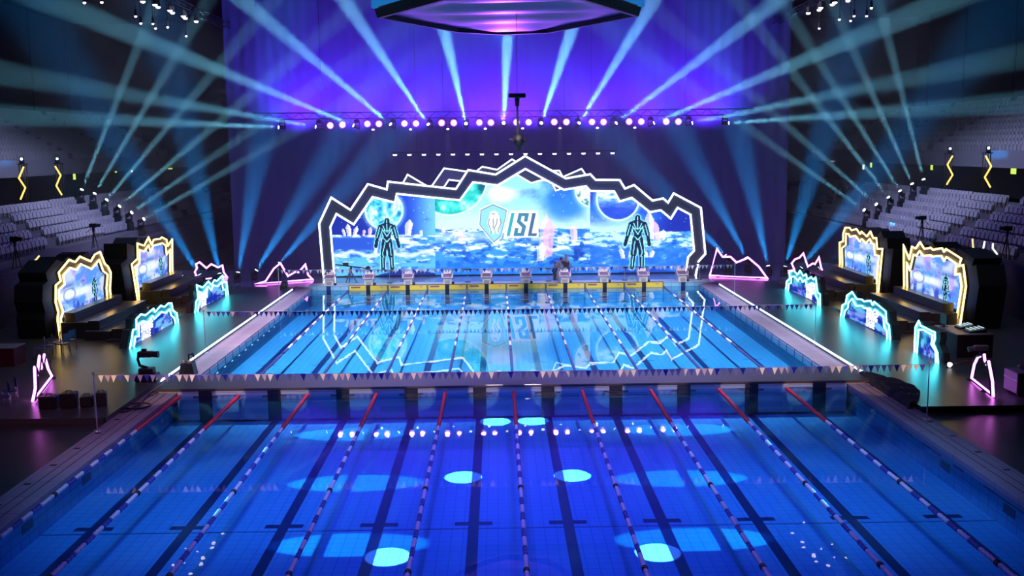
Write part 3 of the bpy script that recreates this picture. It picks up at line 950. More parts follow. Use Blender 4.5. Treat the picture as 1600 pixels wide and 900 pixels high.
def lane_rope(x, y0, y1, kind, label, group):
    t = thing('lane_rope', label, 'lane rope', (x, (y0 + y1) / 2, 0.0), 0, group)
    B().tube([(x, y0, 0.015), (x, y1, 0.015)], 0.012, 5).obj('cable', m_cable, t, world=True)
    e = B()
    ma = {'race': [m_navy, m_fw, m_fk], 'near': [m_blue, m_fw, m_fk]}[kind]
    if kind == 'race':
        B_ = B(); rope_floats(B_, x, y0 + 0.15, y0 + 5.0); B_.obj('end_floats', m_navy, t, world=True)
        B_ = B(); rope_floats(B_, x, y1 - 3.6, y1 - 0.1); B_.obj('end_floats', m_navy, t, world=True)
        a, z = y0 + 5.0, y1 - 3.6
        st = 1.0
    else:
        B_ = B(); rope_floats(B_, x, y1 - 0.12, y1 - 4.55, 0.07); B_.obj('red_floats', m_red, t, world=True)['label'] = 'red end floats'
        z, a = y1 - 4.55, y0 + 0.2
        st = 0.52
    k = int((z - a) / st)
    b = B()
    for i in range(k):
        b.mi = (i % 2 == 0) * 1
        yb = z - i * st
        if kind == 'near' and i in (11, 21): b.mi = 2
        ye = max(a, yb - st)
        if b.mi == 2:
            b.mi = 1; rope_floats(b, x, yb, yb - st * 0.35); b.mi = 2; rope_floats(b, x, yb - st * 0.35, yb - st * 0.65, 0.075); b.mi = 1; rope_floats(b, x, yb - st * 0.65, ye)
        else:
            rope_floats(b, x, yb, ye)
    b.obj('banded_floats', ma, t, world=True)
    return t


NTH = ['first', 'second', 'third', 'fourth', 'fifth', 'sixth', 'seventh', 'eighth', 'ninth', 'tenth']
for k in range(9):
    lane_rope(-10 + 2.5 * k, YB1, YF - 0.05, 'race', 'pink-white and navy lane rope, %s from the left in the racing pool' % NTH[k], 'lane ropes of the racing pool')
for k in range(10):
    x = -12.15 if k == 0 else -12.5 + 2.5 * k
    lane_rope(x, -27, YB0 - 0.02, 'near', 'red-ended lane rope, %s from the left in the near pool' % NTH[k], 'lane ropes of the near pool')

# ------------------------------------------------------------ starting blocks and touch pads
m_block = mat('block_white', (0.7, 0.68, 0.7), 0.35)
m_btop = mat('block_top', (0.2, 0.12, 0.2), 0.6)
t = thing('starting_block', '', 'starting block', (-11.25, YF + 0.55, 0.28), 0, 'starting blocks')
b = B()
b.prism([(-0.27, -0.32, 0), (-0.27, 0.35, 0), (-0.27, 0.28, 0.5), (-0.27, -0.28, 0.42)], (0.54, 0, 0))
b.obj('pedestal', m_block, t)
B().prism([(-0.33, -0.4, 0.42), (-0.33, 0.42, 0.56), (-0.33, 0.42, 0.62), (-0.33, -0.4, 0.48)], (0.66, 0, 0)).obj('platform', m_block, t)
B().prism([(-0.27, -0.37, 0.486), (-0.27, 0.36, 0.614), (-0.27, 0.36, 0.625), (-0.27, -0.37, 0.497)], (0.54, 0, 0)).obj('grip_mat', m_btop, t)
B().prism([(-0.25, 0.30, 0.6), (-0.25, 0.44, 0.62), (-0.25, 0.44, 0.80), (-0.25, 0.38, 0.80)], (0.5, 0, 0)).obj('kick_plate', m_block, t)
for s in (-1, 1):
    B().tube([(s * 0.35, -0.3, 0.3), (s * 0.36, -0.34, 0.62), (s * 0.36, 0.2, 0.76), (s * 0.35, 0.3, 0.3)], 0.025, 6).obj('grab_rail', mat('block_rail', (0.75, 0.6, 0.65), 0.35), t)
B().box(-0.16, 0.16, -0.35, -0.3, 0.06, 0.26, 0.01).obj('number_plate', mat('plate_grey', (0.35, 0.4, 0.45), 0.4), t)
B().box(0.28, 0.44, -0.25, -0.05, 0.0, 0.14, 0.02).obj('speaker', m_black, t)
tr = tree_of(t)
blk = t
t['label'] = 'white starting block, first from the left, before the arch leg'
for k in range(1, 10):
    copy_thing(blk, (-11.25 + 2.5 * k, YF + 0.55, 0.28), 0, 'white starting block, %s from the left on the far deck' % NTH[k], tree=tr)
m_yel = mat('pad_yellow', (0.85, 0.62, 0.06), 0.45)
m_print = mat('pad_print', (0.25, 0.12, 0.12), 0.5)
t = thing('touch_pad', 'yellow touch pad with printed strips, leftmost on the far wall', 'touch pad', (-8.75, YF - 0.02, 0.0), 0, 'yellow touch pads')
B().box(-1.2, 1.2, -0.015, 0.012, -0.05, 0.3).obj('pad', m_yel, t)
b = B()
for x0, x1, z0, z1 in ((-1.22, 1.22, 0.295, 0.33), (-1.23, -1.195, -0.5, 0.33), (1.195, 1.23, -0.5, 0.33)): b.box(x0, x1, -0.02, 0.012, max(z0, -0.05), z1)
b.obj('frame', m_black, t)
B().box(-0.13, 0.13, -0.024, -0.012, -0.55, 0.33).obj('target_stripe', mat('target_black'), t)
B().box(-1.08, -0.5, -0.022, -0.012, 0.14, 0.24).obj('printed_strip', m_print, t)
B().prism([(0.72, -0.022, 0.25), (0.98, -0.022, 0.25), (0.85, -0.022, 0.12)], (0, 0.008, 0)).obj('printed_triangle', mat('pad_print_grey', (0.45, 0.4, 0.3), 0.5), t)
tr = tree_of(t)
for k in range(1, 8):
    copy_thing(t, (-8.75 + 2.5 * k, YF - 0.02, 0.0), 0, 'yellow touch pad on the far wall, %s from the left' % NTH[k], tree=tr)

# ------------------------------------------------------------ backstroke flag lines
m_pole = mat('flag_pole', (0.55, 0.55, 0.6), 0.35, 0.6)
m_cord = mat('flag_cord', (0.4, 0.4, 0.42), 0.6)
P_W = mat('pennant_white', (0.85, 0.83, 0.82), 0.7)
P_L = mat('pennant_pale', (0.55, 0.45, 0.55), 0.7)
P_B = mat('pennant_blue', (0.06, 0.08, 0.5), 0.7)
P_D = mat('pennant_navy', (0.03, 0.04, 0.2), 0.7)


def flag_line(Y, Z, cols, label, plabel, xs, zs):
    xl, xr = xs
    for x, sd in ((xl, 'left'), (xr, 'right')):
        p = thing('flag_pole', plabel % sd, 'flag pole', (x, Y, zs))
        B().cone((x, Y, zs), (x, Y, Z + 0.04), 0.022, 0.018, 8).obj('pole', m_pole, p, world=True)
        B().cone((x, Y, zs), (x, Y, zs + 0.03), 0.12, 0.10, 12).obj('base', m_pole, p, world=True)
        B().ball((x, Y, Z + 0.06), 0.05, n=8).obj('cap', m_pole, p, world=True)
    t = thing('pennant_line', label, 'backstroke flags', (0, Y, Z))
    n = 128
    sag = lambda x: -0.06 * (1 - ((x - (xl + xr) / 2) / ((xr - xl) / 2)) ** 2)
    B().tube([(xl + (xr - xl) * i / 24, Y, Z + sag(xl + (xr - xl) * i / 24)) for i in range(25)], 0.008, 4).obj('cord', m_cord, t, world=True)
    rest = B()
    mm = []
    for i in range(n):
        x = xl + 0.12 + (xr - xl - 0.24) * (i + 0.5) / n
        w = 0.088
        dy = 0.02 * math.sin(i * 2.1)
        pts = [(x - w, Y - 0.004, Z + sag(x) - 0.005), (x + w, Y - 0.004, Z + sag(x) - 0.005), (x + dy, Y - 0.004 + dy, Z + sag(x) - 0.235)]
        m_ = cols[i % len(cols)]
        if 14 <= i < 114:
            B().prism(pts, (0, 0.008, 0)).obj('pennant', m_, t, world=True)
        else:
            if m_ not in mm: mm.append(m_)
            rest.mi = mm.index(m_)
            rest.prism(pts, (0, 0.008, 0))
    rest.obj('pennants', mm, t, world=True)['kind'] = 'stuff'


flag_line(-7.15, 1.93, [P_W, P_L, P_W, P_B], 'nearest line of white and blue backstroke flags, before the bulkhead', '%s pole of the nearest flag line, on the near kerb', (-13.22, 13.1), ZD)
flag_line(5.0, 1.95, [P_D, P_L, P_D, P_B], 'middle line of navy and pale backstroke flags over the racing pool', '%s pole of the middle flag line beside the racing pool', (-13.28, 13.34), ZD)
flag_line(20.0, 1.95, [P_W, P_B, P_W, P_L], 'farthest line of white backstroke flags, before the starting blocks', '%s pole of the farthest flag line', (-13.28, 13.34), ZD)
# glowing strips along the deck edges
for s, sd in ((-1, 'left'), (1, 'right')):
    xx = s * 13.27
    o = B().box(min(xx, xx - s * 0.05), max(xx, xx - s * 0.05), -1.0, 23.6, 0.27, 0.34).obj('led_strip', glow('strip_white', (0.55, 0.72, 1.0), 3.0), loc=(xx, 11, 0.3))
    tag(o, 'long blue-white light strip along the %s deck edge' % sd, 'light strip')
# ------------------------------------------------------------ team boxes, neon signs, neon mountains
def at_plane(px, py, P0, nrm):
    d = ROT.transposed() @ Vector((px - 800, 450 - py, FPX))
    n_ = Vector(nrm)
    return CAM + d * ((Vector(P0) - CAM).dot(n_) / d.dot(n_))


def small_picture(parent, name, X, outline, bottom, seed, text=False):
    """LED picture on the plane x = X inside the pixel outline, above the line bottom = (p, q)."""
    O = [at(*p, X=X) for p in outline]
    y0, y1 = min(p.y for p in O), max(p.y for p in O)
    z1 = max(p.z for p in O)
    zb = min(at(*bottom[0], X=X).z, at(*bottom[1], X=X).z)
    w = int((y1 - y0) / 0.06) + 1; h = int((z1 - zb) / 0.06) + 1
    gy = np.linspace(y0, y1, w + 1); gz = np.linspace(zb, z1, h + 1)
    P = np.stack([np.full((h + 1, w + 1), X), np.broadcast_to(gy, (h + 1, w + 1)), np.broadcast_to(gz[:, None], (h + 1, w + 1))], -1)
    Cn = (P[:-1, :-1] + P[1:, 1:]) / 2
    mask = in_poly(Cn[..., 1], Cn[..., 2], [(p.y, p.z) for p in O])
    u = (Cn[..., 1] - y0) / (y1 - y0); v = (Cn[..., 2] - zb) / (z1 - zb)
    if X > 0: u = 1 - u
    a, b_ = fbm(u * 5, v * 4, seed, 4), fbm(u * 12, v * 3, seed + 9, 4)
    c = np.zeros(u.shape + (3,))
    if not text:
        c[:] = np.array((92, 150, 240)) / 255
        c = over(c, (200, 215, 255), sm(0.4, 0.62, a))
        c = over(c, (190, 140, 230), sm(0.55, 0.7, b_) * 0.6)
        c = over(c, (235, 245, 255), sm(0.14, 0.03, np.abs(v - 0.42 - 0.1 * (a - 0.5))) * sm(0.85, 0.5, u))
        c = over(c, (40, 70, 200), sm(0.52, 0.66, b_) * sm(0.36, 0.2, v) * 0.8)
        c = over(c, (50, 90, 190), sm(0.48, 0.6, a) * sm(0.05, 0.12, v - 0.5) * sm(0.25, 0.1, v - 0.5) * 0.7)
        d = np.hypot((u - 0.22) * 1.2, v - 0.42)
        c = over(c, (130, 235, 250), sm(0.04, 0.0, np.abs(d - 0.24)) * 0.25)
        c = over(c, (40, 90, 190), sm(0.03, 0.0, np.abs(d - 0.13)) * 0.5)
        c = over(c, (255, 215, 250), sm(0.6, 0.7, fbm(u * 18, v * 10, seed + 3, 3)) * sm(0.16, 0.05, v))
        fx = 0.72
        asp = (y1 - y0) / (z1 - zb) * 100
        c = figure(c, u * asp, (1 - v) * 100, fx * asp, 52, 0.68)
    else:
        c[:] = np.array((40, 60, 190)) / 255
        c = over(c, (110, 190, 245), sm(0.4, 0.65, a))
        c = over(c, (150, 120, 235), sm(0.5, 0.7, b_) * 0.8)
        c = over(c, (225, 235, 255), sm(0.6, 0.72, b_) * sm(0.45, 0.65, u) * 0.9)
        c = over(c, (20, 40, 150), sm(0.5, 0.62, 1 - a) * 0.6)
        c = over(c, (70, 215, 220), sm(0.2, 0.02, np.abs(u - 0.35)) * sm(0.3, 0.7, v) * 0.7)
    return picture_mesh(name, P, mask, np.clip(c, 0, 1), attr_screen('side_led_picture', 1.15), parent)


m_yneon = glow('neon_yellow', (1.0, 0.64, 0.16), 6.0)
m_cneon = glow('neon_cyan', (0.08, 0.82, 1.0), 18.0)
m_pneon = glow('neon_pink', (0.9, 0.2, 1.0), 7.0)
m_ypanel = mat('team_frame_panel', (0.05, 0.042, 0.03), 0.5)
m_cpanel = mat('sign_frame_panel', (0.03, 0.12, 0.15), 0.4)
m_bench = mat('bench_dark', (0.07, 0.068, 0.065), 0.28, var=0.15)

YL0o = [(93.3, 539), (88.2, 499), (89.5, 487.7), (85.1, 471.4), (85.7, 445.5), (93.3, 439.1), (90.1, 425.9), (106.5, 405.8), (115.9, 409.6), (123.4, 400.8), (140.4, 408.3), (146.6, 397.7), (154.8, 393.3), (162.3, 412.1), (167.3, 416.5), (171.7, 425.9), (170.5, 452.9), (173, 473), (172.5, 492)]
YL0i = [(97, 538), (93.3, 497.8), (97, 487.1), (90.1, 466.4), (90.4, 453), (99.5, 444.1), (97, 430.3), (107.7, 418.4), (117.8, 421.5), (124.7, 412.7), (141.6, 420.3), (153.5, 405.8), (159.8, 423.4), (166.7, 429.1), (164.8, 450.4), (166.7, 473), (166.3, 492)]
YL1o = [(217, 495), (214.5, 473), (204.4, 412.7), (213.9, 403.9), (213.2, 380.1), (223.9, 383.9), (230.8, 370.7), (235.8, 382.6), (239, 374.4), (249, 373.2), (251.5, 370.7), (259, 374.4), (260.9, 384.5), (267.8, 373.8), (269.1, 455)]
YL1i = [(220, 494), (215.7, 456.7), (209.5, 417.1), (216.4, 411.5), (217, 390.1), (223.9, 393.3), (230.8, 383.2), (233.9, 393.3), (238.3, 383.9), (252.8, 380.1), (257.8, 383.9), (259, 397.7), (264.7, 390.1), (264.7, 456)]
YR1o = [(1313.8, 443), (1313, 378.9), (1318.6, 377), (1318.6, 365.1), (1321.8, 355.7), (1328.7, 355.7), (1331.8, 360), (1339.4, 357.5), (1345, 365.7), (1347.5, 361.9), (1355.7, 369.5), (1361.3, 361.3), (1365.7, 372), (1370.7, 372), (1372, 388.9), (1380.2, 388.9), (1373.3, 462.4), (1371.5, 480)]
YR1i = [(1318.2, 444), (1316.8, 387.7), (1323, 382.6), (1323, 365), (1326.8, 365.7), (1329.3, 370.1), (1337.5, 368.2), (1345, 377.6), (1347.5, 373.2), (1354.4, 380.1), (1360.1, 373.2), (1363.2, 379.5), (1367, 381.4), (1368.2, 398.3), (1374.5, 399.6), (1369.5, 462.4), (1368, 479)]
YR0o = [(1414.5, 480), (1413.2, 383.3), (1422, 404.6), (1426.4, 385.2), (1432.1, 388.3), (1439, 378.2), (1445.9, 388.9), (1455.9, 387), (1459.1, 390.2), (1473.5, 387.7), (1476.6, 393.3), (1479.8, 388.9), (1503.6, 404), (1499.9, 415.9), (1506.8, 414), (1511, 447), (1500.5, 516.6), (1498, 528)]
YR0i = [(1420, 481), (1418.2, 410.9), (1423.3, 422.2), (1428.9, 397.7), (1433.3, 399.6), (1438.3, 392.1), (1444, 399.6), (1456.5, 399), (1458.4, 400.8), (1472.2, 399.6), (1476.6, 407.7), (1480.4, 401.5), (1496.1, 412.1), (1494.2, 429.1), (1501.1, 427.8), (1504.3, 446.7), (1496.7, 495.2), (1493, 527)]
ZP = 0.3


def jag(px, X, z0):
    P = [at(*p, X=X) for p in px]
    P[0].z = z0; P[-1].z = z0
    return P


for nm, o_, i_, bot, s, lb, sd in (('a', YL0o, YL0i, ((97.7, 494), (159.8, 472)), -1, 'jagged yellow neon team frame with lit screen, nearer one on the left', 'nearer left'),
                                   ('b', YL1o, YL1i, ((217, 447.9), (259.7, 432.8)), -1, 'jagged yellow neon team frame with lit screen, farther one on the left', 'farther left'),
                                   ('c', YR1o, YR1i, ((1321.8, 420.3), (1368.9, 435.4)), 1, 'jagged yellow neon team frame with lit screen, farther one on the right', 'farther right'),
                                   ('d', YR0o, YR0i, ((1426.4, 458.8), (1496, 479)), 1, 'jagged yellow neon team frame with lit screen, nearer one on the right', 'nearer right')):
    X = s * 20.9
    O, I = jag(o_, X, ZP), jag(i_, X, ZP)
    yc = (O[0].y + O[-1].y) / 2
    t = thing('team_frame', lb, 'team frame', (X, yc, ZP))
    B().prism(O + I[::-1], (s * 0.12, 0, 0)).obj('front_panel', m_ypanel, t, world=True)
    B().prism([p + Vector((s * 0.55, 0, 0)) for p in O], (s * 1.3, 0, 0)).obj('back_box', m_black, t, world=True)
    k = Vector((-s * 0.05, 0, 0))
    B().tube([p + k for p in O], 0.042, 6)  .obj('outer_neon_tube', m_yneon, t, world=True)
    B().tube([p + k for p in I], 0.042, 6).obj('inner_neon_tube', m_yneon, t, world=True)
    small_picture(t, 'screen_picture', s * 21.12, i_, bot, ord(nm))
    ya, yb = sorted((I[0].y, I[-1].y))
    zt = min(at(*bot[0], X=s * 21.12).z, at(*bot[1], X=s * 21.12).z)
    B().box(*sorted((s * 20.98, s * 21.1)), ya, yb, ZP, zt).obj('base_panel', mat('frame_base', (0.06, 0.05, 0.045), 0.4), t, world=True)
    # three rows of bench boxes stepping down to the pool side
    ya, yb = sorted((O[0].y, O[-1].y))
    t = thing('tiered_bench', 'dark three-step athletes bench before the %s yellow frame' % sd, 'bench', (s * 19, yc, ZP))
    for j, (x0, zs) in enumerate(((20.75, 0.75), (19.5, 0.42), (18.3, 0.1))):
        B().box(*sorted((s * x0, s * (x0 - 1.22))), ya - 0.1 - 0.5 * j, yb + 0.3, ZP, ZP + zs, 0.01).obj('step', m_bench, t, world=True)
        B().box(*sorted((s * (x0 - 0.06), s * (x0 - 0.56))), ya + 0.2 - 0.4 * j, yb - 0.1, ZP + zs, ZP + zs + 0.42, 0.015).obj('seat_box', m_bench, t, world=True)

CL0o = [(201.9, 544.2), (207, 515.3), (212.3, 514), (212, 498.4), (219.5, 490.8), (226.4, 492.7), (239, 482), (241.5, 487.5), (250.3, 477.4), (256.5, 479.5), (262.2, 473.6), (267.2, 473.6), (269.1, 484.6), (275.4, 489.6), (277.5, 503.4)]
CL0i = [(208, 541.5), (210.7, 526), (216.4, 525.4), (215.7, 506.5), (223.3, 501.5), (230.2, 504), (237.7, 493.4), (240.2, 498.4), (251.5, 487), (258.4, 489), (264.1, 483.3), (266.6, 492.7), (271.6, 497.1), (273.5, 506)]
CL1o = [(304, 489), (305.5, 471.4), (308.7, 465.7), (306.4, 445.2), (316, 449.2), (325, 439.3), (329.7, 445.5), (334.4, 437.2), (338.1, 439.1), (347, 430.3), (348.8, 441.6), (353.2, 440.4), (355.9, 462)]
CL1i = [(308, 488), (311.2, 471.4), (309.3, 455), (316.8, 458.8), (324.3, 447.5), (329.4, 453.8), (332.5, 445.6), (339.4, 447.5), (345.7, 440.6), (348.2, 453.2), (351.3, 452), (352.6, 463)]
CR0o = [(1228.6, 452.5), (1230, 439.5), (1235.1, 434.5), (1233.9, 425.1), (1241.4, 422.6), (1246.4, 429.5), (1250.8, 422.6), (1255.8, 431.3), (1260.2, 428.2), (1262.1, 436.4), (1268.4, 432.6), (1271.5, 437), (1275.3, 433.2), (1278.4, 456.5), (1282.2, 459.6), (1282.4, 477.5)]
CR0i = [(1232.4, 454), (1233.2, 443.9), (1237, 442), (1237, 432.6), (1242, 432), (1247.7, 439.5), (1250.8, 433.2), (1255.2, 440.8), (1259, 437), (1260.8, 445.8), (1269, 442), (1273.4, 443.9), (1275.3, 462.7), (1278.8, 467.8), (1279, 476.5)]
CR1o = [(1314.6, 494), (1317.3, 476.5), (1322.4, 474), (1324.3, 461.5), (1332.4, 455.8), (1339.3, 467.1), (1347.5, 467.8), (1350.6, 470.9), (1361.3, 469.6), (1364.4, 476.5), (1366.9, 471.5), (1385.1, 486.6), (1385.8, 502.9), (1390.2, 508.6), (1392, 530)]
CR1i = [(1319, 495), (1321.1, 486), (1325.5, 481.6), (1326.8, 472.8), (1332.4, 466.5), (1338.1, 477.8), (1347.5, 477.8), (1351.2, 481.6), (1360, 481.6), (1364.4, 489.1), (1367.6, 483.4), (1381.4, 495.4), (1382.6, 511.7), (1386.4, 516.7), (1387.4, 528)]
CR2o = [(1430, 549.5), (1431.4, 511.6), (1436.5, 501.5), (1439.6, 509), (1446.5, 511.6), (1452.8, 515.3), (1461.6, 519.1), (1462.2, 527.9), (1459.7, 537.3), (1466, 551.7), (1466.5, 574)]
CR2i = [(1433.6, 552), (1436.3, 515.3), (1444, 515.3), (1449, 518.5), (1458.4, 523.5), (1457.8, 526.6), (1456.5, 538), (1462.8, 548), (1463, 571)]
for o_, i_, s, txt, lb, sd in ((CL0o, CL0i, -1, ((223.5, 500, 527), (246.5, 0, 0)), 'low jagged cyan neon sign with lettering, nearer one on the left', 3),
                               (CL1o, CL1i, -1, ((318, 454, 476), (332.5, 0, 0)), 'low jagged cyan neon sign with lettering, farther one on the left', 5),
                               (CR0o, CR0i, 1, ((1254.5, 443, 464), (1270, 0, 0)), 'low jagged cyan neon sign with lettering, farthest one on the right', 8),
                               (CR1o, CR1i, 1, ((1349, 482, 510), (1371, 0, 0)), 'low jagged cyan neon sign with lettering, middle one on the right', 12),
                               (CR2o, CR2i, 1, None, 'narrow jagged cyan neon sign without lettering, beside the gear table', 14)):
    X = s * 16.7
    O, I = jag(o_, X, ZP), jag(i_, X, ZP)
    t = thing('neon_sign', lb, 'neon sign', (X, (O[0].y + O[-1].y) / 2, ZP))
    B().prism(O + I[::-1], (s * 0.1, 0, 0)).obj('frame_panel', m_cpanel, t, world=True)
    B().prism([p + Vector((s * 0.2, 0, 0)) for p in O], (s * 0.25, 0, 0)).obj('back_box', m_black, t, world=True)
    k = Vector((-s * 0.03, 0, 0))
    B().tube([p + k for p in O], 0.032, 6).obj('outer_neon_tube', m_cneon, t, world=True)
    B().tube([p + k for p in I], 0.032, 6).obj('inner_neon_tube', m_cneon, t, world=True)
    small_picture(t, 'screen_picture', s * 16.86, i_[1:-1] + [(i_[-1][0], i_[-1][1] - 1), (i_[0][0], i_[0][1] - 1)], (i_[0], i_[-1]), sd, True)
    if txt:
        (xa, _, _), (xb, _, _) = txt
        ya, yb = at(xa, 500, X=X).y, at(xb, 500, X=X).y
        wdt = abs(yb - ya)
        zc = ZP + (max(p.z for p in I) - ZP) * 0.44
        for ln, (word, f, al) in enumerate((('INTERNATIONAL', 1.0, 0), ('SWIMMING', 0.95, 1), ('LEAGUE', 0.68, 2))):
            cu = bpy.data.curves.new('lettering', 'FONT')
            cu.body = word
            cu.size = 1.0
            cu.extrude = 0.004
            cu.offset = 0.035
            cu.shear = 0.2
            cu.materials.append(glow('lettering_white', (1, 1, 1), 1.6, False))
            tmp = bpy.data.objects.new('lettering', cu)
            me = bpy.data.meshes.new_from_object(tmp)
            bpy.data.objects.remove(tmp)
            o = bpy.data.objects.new('lettering', me)
            COL.objects.link(o)
            wd = {13: 8.6, 8: 5.9, 6: 3.95}[len(word)]
            hh = 0.33
            sx_ = wdt * f / wd
            R_ = Matrix(((0, 0, -s), (-s, 0, 0), (0, 1, 0))).to_4x4()
            M_ = Matrix.Translation((s * 16.82, ya, zc + 0.30 - ln * 0.36)) @ R_ @ Matrix.Diagonal((sx_, hh / 0.72, 1, 1))
            o.parent = t
            o.matrix_basis = WM[t.name].inverted() @ M_

PK = [([(399.8, 445.2), (414.9, 439.5), (428, 419.5), (438.1, 411.3), (450, 431.4), (462, 424.5), (466.4, 425.7), (477, 413.2), (481.4, 429.5), (488.3, 438.9)], (-16.42, 27.48), (-13.08, 29.43), 0.1, 'pink neon mountain outline standing left of the big arch'),
      ([(1108.9, 430.8), (1120.2, 388.8), (1129, 401.3), (1141.5, 401.3), (1150.9, 410.1), (1169.1, 402.6), (1185.5, 416.4), (1198.6, 435.2)], (13.78, 28.95), (17.2, 27.3), 0.1, 'pink neon mountain outline standing right of the big arch'),
      ([(296.1, 439.7), (306.8, 430.3), (304.3, 425.3), (308, 418.4), (306.1, 412.7), (311.8, 409.6), (322.5, 419), (330, 412.7), (340.7, 417.8), (347.6, 414.6), (349.5, 425.3), (354.5, 434)], None, None, 0.1, 'small pink neon mountain outline behind the farther left cyan sign'),
      ([(1230.8, 424.7), (1241.4, 421.6), (1237, 411.5), (1242, 405.2), (1249, 402.7), (1255.2, 395.8), (1262.1, 416.5), (1270.3, 411.5), (1273.4, 412.8), (1279.7, 402.1), (1282.9, 417.8), (1286.6, 427.8), (1297, 431)], None, None, 0.1, 'small pink neon mountain outline behind the farthest right cyan sign'),
      ([(50.8, 623.6), (55.2, 606.6), (54, 575.2), (57.8, 587.2), (61.5, 557), (64.7, 575.2), (69.1, 554.5), (75.3, 576.5), (81, 585.9)], (-16.76, -3.56), (-17.77, 0.25), 0.3, 'pink neon spike outline on the near left deck'),
      ([(1518, 591), (1522.4, 569), (1528, 557.7), (1538.1, 554.5), (1538.7, 562.7), (1541.9, 569.6), (1545, 565.2), (1550.7, 595.3), (1551.9, 618.6)], (16.72, -2.28), (16.28, -4.73), 0.3, 'pink neon spike outline on the near right deck')]
for px, a, b_, z0, lb in PK:
    if a is None:
        p, q = at(*px[0], Z=z0), at(*px[-1], Z=z0)
    else:
        p, q = Vector((*a, z0)), Vector((*b_, z0))
    nr = (q - p).cross(Vector((0, 0, 1)))
    P = [at_plane(*v, p, nr) for v in px]
    for v in (P[0], P[-1]): v.z = z0 + 0.07
    for v in P: v.z = max(v.z, z0 + 0.07)
    t = thing('neon_mountain', lb, 'neon sign', ((p + q) / 2)[:])
    r = 0.055 if z0 < 0.2 else 0.045
    B().tube(P, r, 6, closed=True).obj('neon_tube', m_pneon, t, world=True)
    nn = nr.normalized()
    if nn.y < 0: nn = -nn
    B().tube([v + nn * (r + 0.03) for v in P], 0.03, 5, closed=True).obj('back_frame', m_black, t, world=True)
    b = B()
    for f in (0.15, 0.85):
        c = p.lerp(q, f)
        b = B()
        b.box(c.x - 0.12, c.x + 0.12, c.y - 0.12, c.y + 0.12, z0, z0 + 0.04)
        b.obj('foot', m_black, t, world=True)
# ------------------------------------------------------------ grandstands and seats
m_conc = mat('stand_concrete', (0.16, 0.15, 0.17), 0.8, var=0.12, scale=1.5)
m_fascia = mat('stand_fascia', (0.035, 0.05, 0.16), 0.5, var=0.7, scale=0.9)
m_paraw = mat('parapet_white', (0.22, 0.22, 0.25), 0.7, var=0.08)
m_seat = mat('seat_shell', (0.42, 0.41, 0.44), 0.45, var=0.06)
RX, RZ, DX, DZ = 25.2, 3.02, 0.85, 0.42       # first row, per-row step
UX, UZ, UDX, UDZ = 33.7, 8.55, 0.80, 0.44
for s, sd in ((-1, 'left'), (1, 'right')):
    X = lambda v: s * v
    prof = [(24.95, 0.3), (24.95, RZ - 0.1)]
    for i in range(6):
        x = RX - 0.25 + i * DX
        prof += [(x, RZ - 0.1 + i * DZ), (x + DX, RZ - 0.1 + i * DZ)] if i == 0 else [(x, RZ - 0.1 + i * DZ), (x + DX, RZ - 0.1 + i * DZ)]
    prof += [(33.0, RZ - 0.1 + 5 * DZ), (33.0, 0.3)]
    pp = [prof[0]]
    for p in prof[1:]:
        if p != pp[-1]: pp.append(p)
    b = B().prism([(X(x), 8, z) for x, z in pp], (0, 60, 0))
    o = b.obj('slab_stand_' + sd, m_conc)
    structure(o, 'stepped concrete lower stand on the %s' % sd)
    prof = [(33.0, 7.2), (33.0, 8.35), (33.25, 8.35), (33.25, UZ - 0.3)]
    for i in range(10):
        x = UX - 0.3 + i * UDX
        prof += [(x, UZ - 0.3 + i * UDZ), (x + UDX, UZ - 0.3 + i * UDZ)]
    prof += [(43.9, UZ - 0.3 + 9 * UDZ), (43.9, 7.2)]
    pp = [prof[0]]
    for p in prof[1:]:
        if p != pp[-1]: pp.append(p)
    structure(B().prism([(X(x), 8, z) for x, z in pp], (0, 61, 0)).obj('slab_balcony_' + sd, m_paraw), 'stepped upper stand with pale parapet on the %s' % sd)
    b = B().box(*sorted((X(24.86), X(24.94))), 8, 62, 0.3, RZ - 0.12)
    structure(b.obj('trim_fascia_' + sd, m_fascia), 'dark blue banner cladding below the %s stand' % sd)
    structure(B().box(*sorted((X(24.85), X(25.0))), 8, 62, RZ - 0.12, RZ + 0.02).obj('trim_rail_' + sd, m_conc), 'pale edge beam along the front of the %s stand' % sd)
    structure(B().box(*sorted((X(36.0), X(36.2))), 8, 69, 5.0, 7.2).obj('wall_concourse_' + sd, mat('concourse_dark', (0.02, 0.02, 0.025), 0.7)), 'dark back wall of the %s concourse' % sd)


def seat_mesh(bm_b, ox=0.0, oy=0.0, oz=0.0, f=1.0, rz=0):
    """Tip-up seat, backrest plus folded pan; faces +x * f."""
    m = Matrix.Translation((ox, oy, oz))
    a = Matrix.Rotation(D(-10 * f), 4, 'Y')
    bm_b.box(-0.03, 0.03, -0.215, 0.215, 0.12, 0.62, 0.02, m=m @ Matrix.Translation((-0.14 * f, 0, 0)) @ a)
    bm_b.box(0.0 if f > 0 else -0.07, 0.07 if f > 0 else 0.0, -0.20, 0.20, 0.14, 0.50, 0.02, m=m @ Matrix.Translation((-0.08 * f, 0, 0)) @ a)
    bm_b.box(-0.06, 0.06, -0.03, 0.03, -0.1, 0.3, m=m @ Matrix.Translation((-0.14 * f, 0, 0)))


def seat_mesh_far(b, x, y, z, s):
    b.prism([(x + s * 0.10, y - 0.21, z), (x + s * 0.04, y - 0.21, z), (x + s * 0.16, y - 0.21, z + 0.62), (x + s * 0.20, y - 0.21, z + 0.60)], (0, 0.42, 0))
    b.box(*sorted((x + s * 0.10, x + s * 0.02)), y - 0.19, y + 0.19, z + 0.02, z + 0.40)


